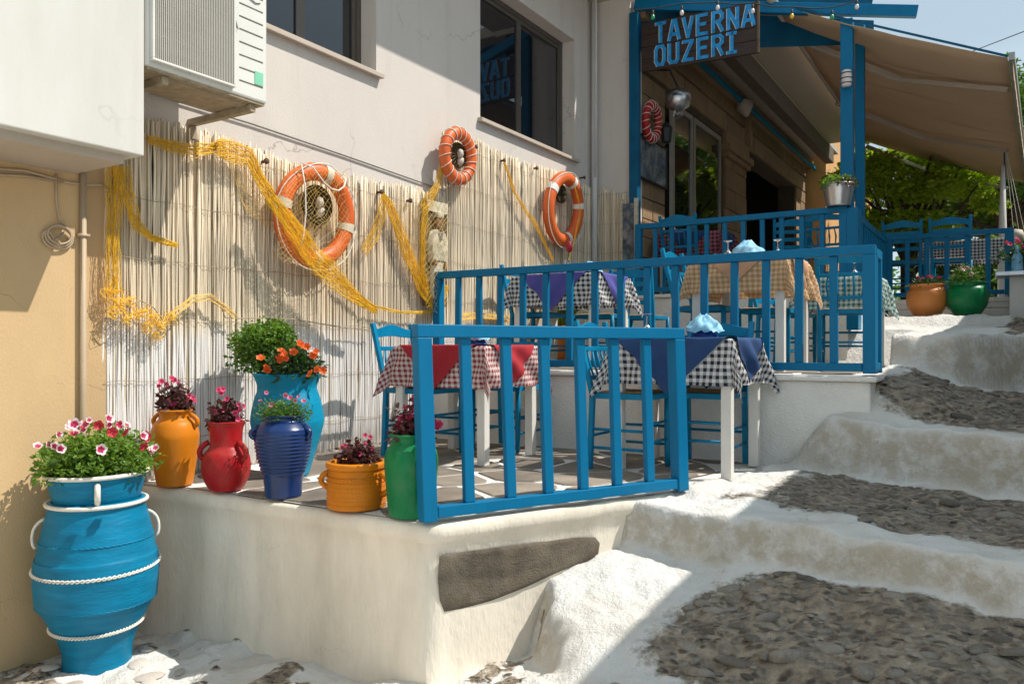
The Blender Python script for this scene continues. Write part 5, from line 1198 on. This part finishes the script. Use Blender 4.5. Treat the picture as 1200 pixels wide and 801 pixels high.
part(MB().box(12.66, 12.80, YF-.09, YF+.05, 4.80, 5.30), 'pilaster', M['stone'], tav, world=True, bevel=.006)
for a, b_ in ((9.5, 10.26), (10.30, 11.50)):
    f = MB(); f.box(a, b_, YF+.02, YF+.07, 3.02, 3.09).box(a, b_, YF+.02, YF+.07, 4.62, 4.69).box(a, a+.07, YF+.021, YF+.069, 3.09, 4.62).box(b_-.07, b_, YF+.021, YF+.069, 3.09, 4.62)
    w = part(f, 'window', M['alu_light'], tav, world=True); part(MB().box(a+.07, b_-.07, YF+.04, YF+.05, 3.09, 4.62), 'pane', M['glass'], w, world=True)
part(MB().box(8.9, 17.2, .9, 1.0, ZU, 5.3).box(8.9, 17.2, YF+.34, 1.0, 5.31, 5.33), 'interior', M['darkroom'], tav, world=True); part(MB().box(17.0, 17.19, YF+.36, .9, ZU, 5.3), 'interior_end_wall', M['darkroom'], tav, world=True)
mb = MB(); mb.box(9.18, 11.6, YF-.012, YF-.004, 2.45, 2.98); mb.uv = [(v[0], v[2]) for v in mb.v]; part(mb, 'tiled_panel', M['tile_blue'], tav, world=True)
part(MB().box(8.3, 17.1, -1.12, YF+.3, 5.50, 5.60), 'soffit', M['soffit'], tav, world=True)
part(MB().box(8.3, 16.6, -1.12, -.96, 5.22, 5.498), 'concrete_beam', M['beam_grey'], tav, world=True, bevel=.01)
part(MB().box(8.3, 16.2, -1.98, -1.125, 5.52, 5.66), 'balcony_slab', M['soffit'], tav, world=True, bevel=.01)
part(MB().beam((8.6, YF-.17, 5.30), (17.5, YF-.17, 5.30), .05, .05), 'blue_pipe', M['sky_pot'], tav, world=True)
part(MB().box(8.46, 17.2, -1.0, 2.5, 5.62, 8.0), 'upper_storey', M['orangewall'], tav, world=True)
for x, y, z in ((8.75, -.62, 5.15), (12.0, -.66, 5.2)):
    mb = MB().tube([(x, y, z+.12), (x, y+.02, z), (x, y-.02, z-.12)], [.13, .12, .02], 12); part(mb, 'wall_lamp', M['soffit'], tav, world=True, smooth=True)
orx = thing('ochre_house', 'ochre plastered house end beyond the taverna', 'house', (20, -.5, ZU)); part(MB().box(17.32, 24, -.84, 1, ZU, 6.6), 'wall', M['orangewall'], orx, world=True); part(MB().box(17.25, 24.2, -.95, 1, 6.6, 6.75), 'roof', M['soffit'], orx, world=True)
# lantern over the sign, pictures, cord curtain
t = thing('hanging_lantern', 'round metal lantern in the shade under the sign', 'lamp', (8.7, -.80, 4.30))
mb = MB().lathe([(.001, .0), (.05, .01), (.13, .06), (.15, .14), (.14, .2), (.06, .26), (.02, .28), (.001, .29)], 20); link('lamp_shade', mb.mesh('lamp_shade', M['zinc'], True), t)
mb = MB().tube([(0, 0, .28), (0, .1, .5), (0, .34, .55)], .012, 6); link('arm', mb.mesh('arm', M['wire']), t)
mb = MB().lathe([(.001, -.08), (.05, -.06), (.06, 0), (.03, .03)], 14); link('bulb', mb.mesh('bulb', M['clear'], True), t)
t = thing('wall_lantern', 'black wall lantern in front of the red life ring', 'lamp', (8.80, -.62, 3.98))
mb = MB().lathe([(.02, 0), (.06, .02), (.075, .16), (.08, .17), (.03, .24), (.001, .25)], 8); link('lantern_body', mb.mesh('lantern_body', M['wire']), t)
mb = MB().lathe([(.05, .03), (.062, .15)], 8); link('lantern_glass', mb.mesh('lantern_glass', M['bulb_w']), t)
def picture(label, x0, x1, z0, z1, y, m_, fm='wire', nm='picture'):
    t = thing(nm, label, 'picture', ((x0+x1)/2, y, z0)); w = (x1-x0)/2; h = z1-z0
    link('canvas', MB().box(-w+.02, w-.02, -.006, .01, .02, h-.02).mesh('canvas', M[m_]), t)
    link('frame', MB().box(-w, w, -.02, .012, 0, .02).box(-w, w, -.02, .012, h-.02, h).box(-w, -w+.02, -.02, .012, .02, h-.02).box(w-.02, w, -.02, .012, .02, h-.02).mesh('frame', M[fm]), t, bevel=.003)
picture('dark seascape picture on the taverna wall below the red life ring', 8.22, 9.10, 3.50, 4.0, -.50, 'paint_panel')
t = thing('menu_board', 'tall framed board standing at the right end of the reeds', 'board', (8.02, -.46, ZM)); link('panel', MB().box(0, .02, -.09, .05, .6, 1.75).mesh('panel', M['paint_panel']), t); link('frame', MB().box(-.01, .025, -.13, -.09, .55, 1.8).box(-.01, .025, .05, .065, .55, 1.8).mesh('frame', M['plaque_pale']), t)
# ------------------------------------------------------------------ pergola of the entrance
per = thing('entrance_pergola', 'bright blue timber pergola carrying the taverna sign and bulbs', 'pergola', (7.8, -2.7, ZU))
def pp(nm, a, b, w, h, m_='blue', bev=.006): part(MB().beam(a, b, w, h), nm, M[m_], per, world=True, bevel=bev)
b0 = P(744, 6, D=8.75); b1 = P(1075, 14, D=7.75)
pp('front_beam', (b0.x, b0.y, b0.z), (b1.x, b1.y, b1.z), .07, .115)
b2 = P(744, -8, D=9.0); b3 = P(1022, 4, D=8.2)
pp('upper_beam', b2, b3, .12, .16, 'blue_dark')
q0 = P(752, 26, D=8.2); q1 = P(1028, 34, D=7.9); 
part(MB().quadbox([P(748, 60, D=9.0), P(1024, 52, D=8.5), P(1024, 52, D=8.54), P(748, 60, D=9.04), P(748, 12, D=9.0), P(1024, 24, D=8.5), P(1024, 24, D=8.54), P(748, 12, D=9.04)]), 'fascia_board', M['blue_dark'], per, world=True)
for px, D_ in ((760, 8.2), (830, 8.0), (905, 7.85), (975, 7.7)):
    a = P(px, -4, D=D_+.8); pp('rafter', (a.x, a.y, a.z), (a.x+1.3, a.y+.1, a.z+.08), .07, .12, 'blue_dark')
p1 = P(993, 240, D=7.95); part(MB().box(p1.x-.058, p1.x+.058, p1.y-.058, p1.y+.058, ZU, P(993, 24, D=7.95).z), 'post', M['blue'], per, world=True, bevel=.006)
p2 = P(1008, 240, D=8.4); part(MB().box(p2.x-.045, p2.x+.045, p2.y-.045, p2.y+.045, ZU, 5.05), 'post', M['blue'], per, world=True, bevel=.006)
p3 = P(744, 100, D=8.7); part(MB().box(p3.x-.05, p3.x+.05, p3.y-.05, p3.y+.05, ZM, 5.28), 'post', M['blue_dark'], per, world=True, bevel=.006)
p4 = P(992, 278, D=7.5); part(MB().box(p4.x-.10, p4.x+.10, p4.y-.12, p4.y+.04, ZU-.4, 2.9), 'newel_box', M['blue'], per, world=True, bevel=.006)
lt = P(992, 92, D=7.83); t = thing('post_lamp', 'small round bulkhead lamp fixed on the blue post', 'lamp', (lt.x, lt.y, lt.z-.06))
mb = MB().lathe([(.04, -.08), (.05, -.06), (.05, .06), (.04, .08)], 12); link('lamp_glass', mb.mesh('lamp_glass', M['bulb_w'], True), t, (0, 0, .06)); mb = MB(); [mb.tube([(.054*math.cos(a), .054*math.sin(a), z_) for a in np.linspace(0, 2*PI, 14)], .005, 4) for z_ in (-.05, 0, .05)]; link('lamp_cage', mb.mesh('lamp_cage', M['rust']), t, (0, 0, .06))
# string of bulbs
sw = thing('bulb_cable', 'black cable of festoon bulbs strung along the blue beam', 'cable', (7.3, -2, 4.6))
pth = [(744, 12), (765, 10), (800, 4), (841, 3), (860, 5), (882, 4), (905, 8), (928, 8), (950, 10), (975, 9), (1003, 2)]
mb = MB().tube([P(x, y, D=7.62) for x, y in pth], .006, 5); part(mb, 'wire', M['wire'], sw, world=True)
for i, (x, y, c_) in enumerate([(765, 19, 'g'), (799, 14, 'w'), (841, 8, 'w'), (882, 12, 'w'), (928, 18, 'y'), (975, 19, 'g'), (1004, 7, 'w')]):
    p = P(x, y, D=7.60); nm = {'g': 'green', 'w': 'white', 'y': 'yellow'}[c_]
    wh = ['at the left end by the post', 'above the letter A of the sign, leftmost', 'over the middle of the sign', 'over the last letter of the sign', 'right of the sign', 'just left of the big blue post', 'on top of the big blue post'][i]
    t = thing('festoon_bulb', nm+' festoon bulb '+wh, 'light bulb', p, 0, 'festoon bulbs along the blue beam')
    t.scale = (.75, .75, .8); link('glass', MB().lathe(smoothprof([(.001, -.045), (.018, -.038), (.026, -.015), (.02, .008), (.012, .02)], 3), 14).mesh('glass', M['bulb_'+c_], True), t); link('socket', MB().lathe([(.013, .018), (.015, .022), (.015, .062), (.006, .072)], 10).mesh('socket', M['wire'], True), t)
# ------------------------------------------------------------------ sign
sa = P(752, 85, D=8.65); sb = P(890, 62, D=8.0); sta = P(752, 27, D=8.65); stb = P(890, 3, D=8.0)
dv = Vector((sb.x-sa.x, sb.y-sa.y, 0)); SL = dv.length
sg = thing('taverna_sign', 'dark plank sign reading TAVERNA OUZERI in tall blue letters', 'sign', (sa.x, sa.y, (sa.z+sb.z)/2), math.atan2(dv.y, dv.x))
dzl = (sa.z-sb.z)/2; Hs = ((sta.z-sa.z)+(stb.z-sb.z))/2
def sp(u, v, y=0): return (u*SL, y, v*Hs+dzl*(1-2*u))
for i in range(4):
    a, b_ = i/4+.004, (i+1)/4-.004; j0 = .0
    link('plank', MB().quadbox([sp(0, a, -.012), sp(1, a, -.012), sp(1, a, .02), sp(0, a, .02), sp(0, b_, -.012), sp(1, b_, -.012), sp(1, b_, .02), sp(0, b_, .02)]).mesh('plank', M['signwood']), sg, bevel=.003)
link('batten', MB().quadbox([sp(.06, .02, .022), sp(.11, .02, .022), sp(.11, .02, .045), sp(.06, .02, .045), sp(.06, .98, .022), sp(.11, .98, .022), sp(.11, .98, .045), sp(.06, .98, .045)]).mesh('batten', M['signwood']), sg)
link('edge_trim', MB().quadbox([sp(.985, 0, -.022), sp(1.0, 0, -.022), sp(1.0, 0, -.013), sp(.985, 0, -.013), sp(.985, 1, -.022), sp(1.0, 1, -.022), sp(1.0, 1, -.013), sp(.985, 1, -.013)]).mesh('edge_trim', M['plaque']), sg)
GL = {'T': [[(0, 1), (1, 1)], [(.5, 1), (.5, 0)]], 'A': [[(-.08, 0), (.38, 1), (.62, 1), (1.08, 0)], [(.2, .26), (.8, .26)]], 'V': [[(0, 1), (.5, 0), (1, 1)]], 'E': [[(1, 1), (0, 1), (0, 0), (1, 0)], [(0, .52), (.8, .52)]],
      'R': [[(0, 0), (0, 1), (.75, 1), (1, .86), (1, .64), (.75, .5), (0, .5)], [(.5, .5), (1, 0)]], 'N': [[(0, 0), (0, 1), (1, 0), (1, 1)]], 'O': [[(.2, 0), (0, .2), (0, .8), (.2, 1), (.8, 1), (1, .8), (1, .2), (.8, 0), (.2, 0)]],
      'U': [[(0, 1), (0, .15), (.2, 0), (.8, 0), (1, .15), (1, 1)]], 'Z': [[(0, 1), (1, 1), (0, 0), (1, 0)]], 'I': [[(.5, 0), (.5, 1)], [(.1, 0), (.9, 0)], [(.1, 1), (.9, 1)]]}
def letter(ch, u0, u1, v0, v1):
    for (m_, du, y0, y1, th) in (('signwhite', -.007, -.016, -.0125, .034), ('signblue', 0, -.021, -.0165, .034)):
        mb = MB()
        for st in GL[ch]:
            pts_ = [Vector(sp(u0+(u1-u0)*x+du, v0+(v1-v0)*y)) for x, y in st]
            for i in range(len(pts_)-1):
                a, b_ = pts_[i], pts_[i+1]; d = (b_-a).normalized(); nn = Vector((-d.z, 0, d.x))*th/2; a2 = a-d*th*.42; b2_ = b_+d*th*.42; e = .0001*i
                mb.quadbox([a2-nn+Vector((0, y0-e, 0)), b2_-nn+Vector((0, y0-e, 0)), b2_-nn+Vector((0, y1, 0)), a2-nn+Vector((0, y1, 0)), a2+nn+Vector((0, y0-e, 0)), b2_+nn+Vector((0, y0-e, 0)), b2_+nn+Vector((0, y1, 0)), a2+nn+Vector((0, y1, 0))])
        link('letter' if m_ == 'signblue' else 'letter_highlight', mb.mesh('letter', M[m_]), sg)
xs_ = [.13, .25, .37, .49, .62, .745, .87]
for ch, x in zip('TAVERNA', xs_): letter(ch, x+.012, x+.085, .56, .93)
for ch, x in zip('OUZERI', [.125, .245, .37, .495, .62, .735]): letter(ch, x+.012, x+.085, .09, .46)

# ------------------------------------------------------------------ awning
aw = thing('awning', 'large beige canvas awning stretched over the upper terrace', 'awning', (8.6, -1.95, 5.2))
mb = MB(); nu, nv = 24, 14
for i in range(nu+1):
    for j in range(nv+1):
        u, v = i/nu, j/nv; x = (8.45+u*6.6)+.0*v; y = -1.93+(-4.02+1.93)*v-.25*u*v; z = 5.20+(4.22-5.20)*v-.035*math.sin(PI*v)-.012*abs(math.sin(u*PI*4))+.03*mnoise.noise(Vector((x*1.3, v*5, 2)))*math.sin(PI*v)
        mb.v.append((x, y, z))
for i in range(nu):
    for j in range(nv): a = i*(nv+1)+j; mb.f.append((a, a+1, a+nv+2, a+nv+1))
o = part(mb, 'canvas', M['awning'], aw, world=True, smooth=True); sm_ = o.modifiers.new('thickness', 'SOLIDIFY'); sm_.thickness = .004
part(MB().tube([(8.3, -1.93, 5.22), (15.2, -1.93, 5.22)], .045, 10), 'roller', M['soffit'], aw, world=True, smooth=True)
part(MB().beam((8.4, -4.05, 4.215), (15.05, -4.30, 4.215), .05, .07), 'front_bar', M['steel'], aw, world=True, bevel=.004)
part(MB().beam((8.44, -1.95, 5.195), (8.44, -4.02, 4.23), .012, .02), 'edge_hem', M['blue_dark'], aw, world=True)
for i in range(3):
    x = 9.1+2.9*i; part(MB().beam((x, -1.95, 5.08), (x+.75, -3.0, 4.60), .05, .06).beam((x+.75, -3.0, 4.60), (x+.2, -4.03, 4.16), .045, .05), 'folding_arm', M['soffit'], aw, world=True, bevel=.006)
for i in range(1, 6):
    v_ = MB(); x = 8.45+6.6*i/6
    for j in range(nv+1):
        v = j/nv; u = i/6; y = -1.93+(-4.02+1.93)*v-.25*u*v; z = 5.20+(4.22-5.20)*v-.035*math.sin(PI*v)-.012*abs(math.sin(u*PI*4))-.006; v_.v += [(x-.012, y, z), (x+.012, y, z)]
    for j in range(nv): v_.f.append((2*j, 2*j+1, 2*j+3, 2*j+2))
    part(v_, 'seam', M['soffit'], aw, world=True)
mb = MB(); n = 120
for i in range(n+1):
    u = i/n; x = 8.42+u*6.6; y = -4.06-.25*u; zt_ = 4.19; mb.v += [(x, y, zt_), (x, y-.004, zt_-.11-.03*abs(math.sin(u*PI*20)))]
for i in range(n): mb.f.append((2*i, 2*i+1, 2*i+3, 2*i+2))
o = part(mb, 'valance', M['awning'], aw, world=True); o.modifiers.new('thickness', 'SOLIDIFY').thickness = .003

# ------------------------------------------------------------------ trees and things beyond
def tree(x, y, z, h, rx, label, lm, seed, nclump=26, leaves=420, lsz=.13, group='trees beyond the terraces'):
    r = random.Random(seed); t = thing('tree', label, 'tree', (x, y, z), 0, group); tr = MB()
    tr.tube([(0, 0, -.5), (.05, .02, h*.2), (-.05, .05, h*.45), (.05, 0, h*.8)], [.16, .13, .10, .03], 8); br = MB(); lf = MB()
    for i in range(nclump):
        a = r.uniform(0, 2*PI); el = r.uniform(-.2, 1); k = r.uniform(.45, 1); c = Vector((math.cos(a)*rx*k*math.sqrt(max(0, 1-el*el*.6)), math.sin(a)*rx*k*math.sqrt(max(0, 1-el*el*.6)), h*.55+el*h*.42))
        s0 = Vector((0, 0, h*r.uniform(.25, .6))); br.tube([s0, s0.lerp(c, .5)+Vector((0, 0, -.1)), c], [.05, .03, .012], 5)
        cr_ = rx*r.uniform(.22, .38); m = leafcloud(leaves, dome(tuple(c), cr_, cr_, cr_*.75, .75), lsz, seed*100+i, asp=.55); b0 = len(lf.v); lf.v += m.v; lf.f += [tuple(b0+q for q in f) for f in m.f]
    part(tr, 'trunk', M['bark'], t, smooth=True); part(br, 'limbs', M['bark'], t, smooth=True); link('crown', lf.mesh('crown', M[lm]), t)
tree(15.2, -2.6, ZU-.2, 3.3, 1.25, 'yellow-green lemon tree behind the big blue post', 'leaf_lemon', 1, 34, 560, .10)
tree(17.5, -4.0, ZU-.2, 4.6, 1.9, 'dark leafy tree behind the two blue chairs', 'leaf_tree', 2, 40, 560, .12)
tree(19.5, -6.2, ZU-.2, 4.6, 2.0, 'green tree right of centre under the awning', 'leaf', 3, 38, 560, .13)
tree(23.5, -4.2, ZU-.3, 6.0, 2.6, 'tall bright tree further back behind the others', 'leaf_bright', 4, 28, 420, .17)
tree(24, -9.0, ZU-.3, 5.8, 2.6, 'dark tree at the far right edge behind the mast', 'leaf_tree', 5, 28, 420, .17)
tree(30, -7, ZU-.5, 6.4, 3.2, 'broad hazy tree farthest away between the trunks', 'leaf', 6, 26, 380, .22)
c = P(1175, 300, X=12.6); t = thing('mast', 'slim tapering pale mast with rigging lines at the right', 'mast', (c.x, c.y, ZU-.2)); t.scale = (.5, .5, 1)
link('pole', MB().tube([(0, 0, 0), (0, 0, 1.0), (0, 0, 2.1)], [.13, .11, .05], 12).mesh('pole', M['white_wood'], True), t)
link('sail_strip', MB().tube([(.12, -.1, .2), (.05, -.06, 1.6), (.0, -.03, 2.6)], .025, 6).mesh('sail_strip', M['blue'], True), t)
mb = MB(); [mb.tube([(0, -.05, 2.4), (.0, -.25-.12*i, 1.2)], .006, 4) for i in range(3)]; link('rigging', mb.mesh('rigging', M['rope']), t)
c = P(1190, 277, X=12.4); solo(MB().lathe([(.001, -.1), (.07, -.09), (.11, 0), (.08, .08), (.001, .10)], 14, tuple(c)), 'glass_float', M['shell'], 'pale round float hanging from the mast lines', 'float', smooth=True)
c = P(1192, 340, X=9.9); t = thing('flower_stand', 'white post with pink flowers and a blue bottle at the right edge', 'plant stand', (c.x, c.y, 1.88))
link('post', MB().box(-.07, .07, -.07, .07, 0, .45).mesh('post', M['white_wood']), t, bevel=.01); link('tray', MB().box(-.2, .2, -.2, .2, .45, .5).mesh('tray', M['zinc']), t, bevel=.01)
link('bottle', MB().lathe([(.05, .5), (.055, .52), (.05, .66), (.02, .72), (.02, .78)], 14).mesh('bottle', M['napkin'], True), t); link('foliage', leafcloud(300, dome((.1, 0, .66), .2, .2, .16, .8), .05, 60).mesh('foliage', M['leaf_dark']), t)['kind'] = 'stuff'; flowers(t, 'rose', scatter(12, .2, .2, .68, .86, 5), 61, .4, (1.4, 2.2))
a = P(1140, 60, D=22); b_ = P(1290, -5, D=15); solo(MB().tube([a, a.lerp(b_, .5)+Vector((0, 0, -.06)), b_], .012, 4), 'overhead_cable', M['wire'], 'thin black overhead cable crossing the sky at the upper right', 'cable')
hd = thing('hedge', 'dark clipped hedge closing the terrace behind the right-hand chairs', 'hedge', (14.5, -5, ZU))
link('foliage', leafcloud(9000, lambda r: (r.uniform(-.5, .5)+.3*math.sin(r.uniform(0, 6)), r.uniform(-5.5, 2.2), r.uniform(-.3, 1.0)+.25*r.random()), .13, 78, asp=.6).mesh('foliage', M['leaf_tree']), hd)['kind'] = 'stuff'
link('inner_growth', MB().box(-.3, .3, -5.4, 2.1, -.4, .85).mesh('inner_growth', M['leaf_dark']), hd)
# hedge/hill mass far away so that the skyline is closed
m_ = leafcloud(9000, lambda r: (45+r.uniform(-6, 10), r.uniform(-40, 10), ZU-1+abs(r.normal())*2.2), .6, 77); o = link('far_woodland', m_.mesh('far_woodland', M['leaf_tree'])); o['kind'] = 'stuff'; o['label'] = 'distant woodland beyond the village'; o['category'] = 'woodland'
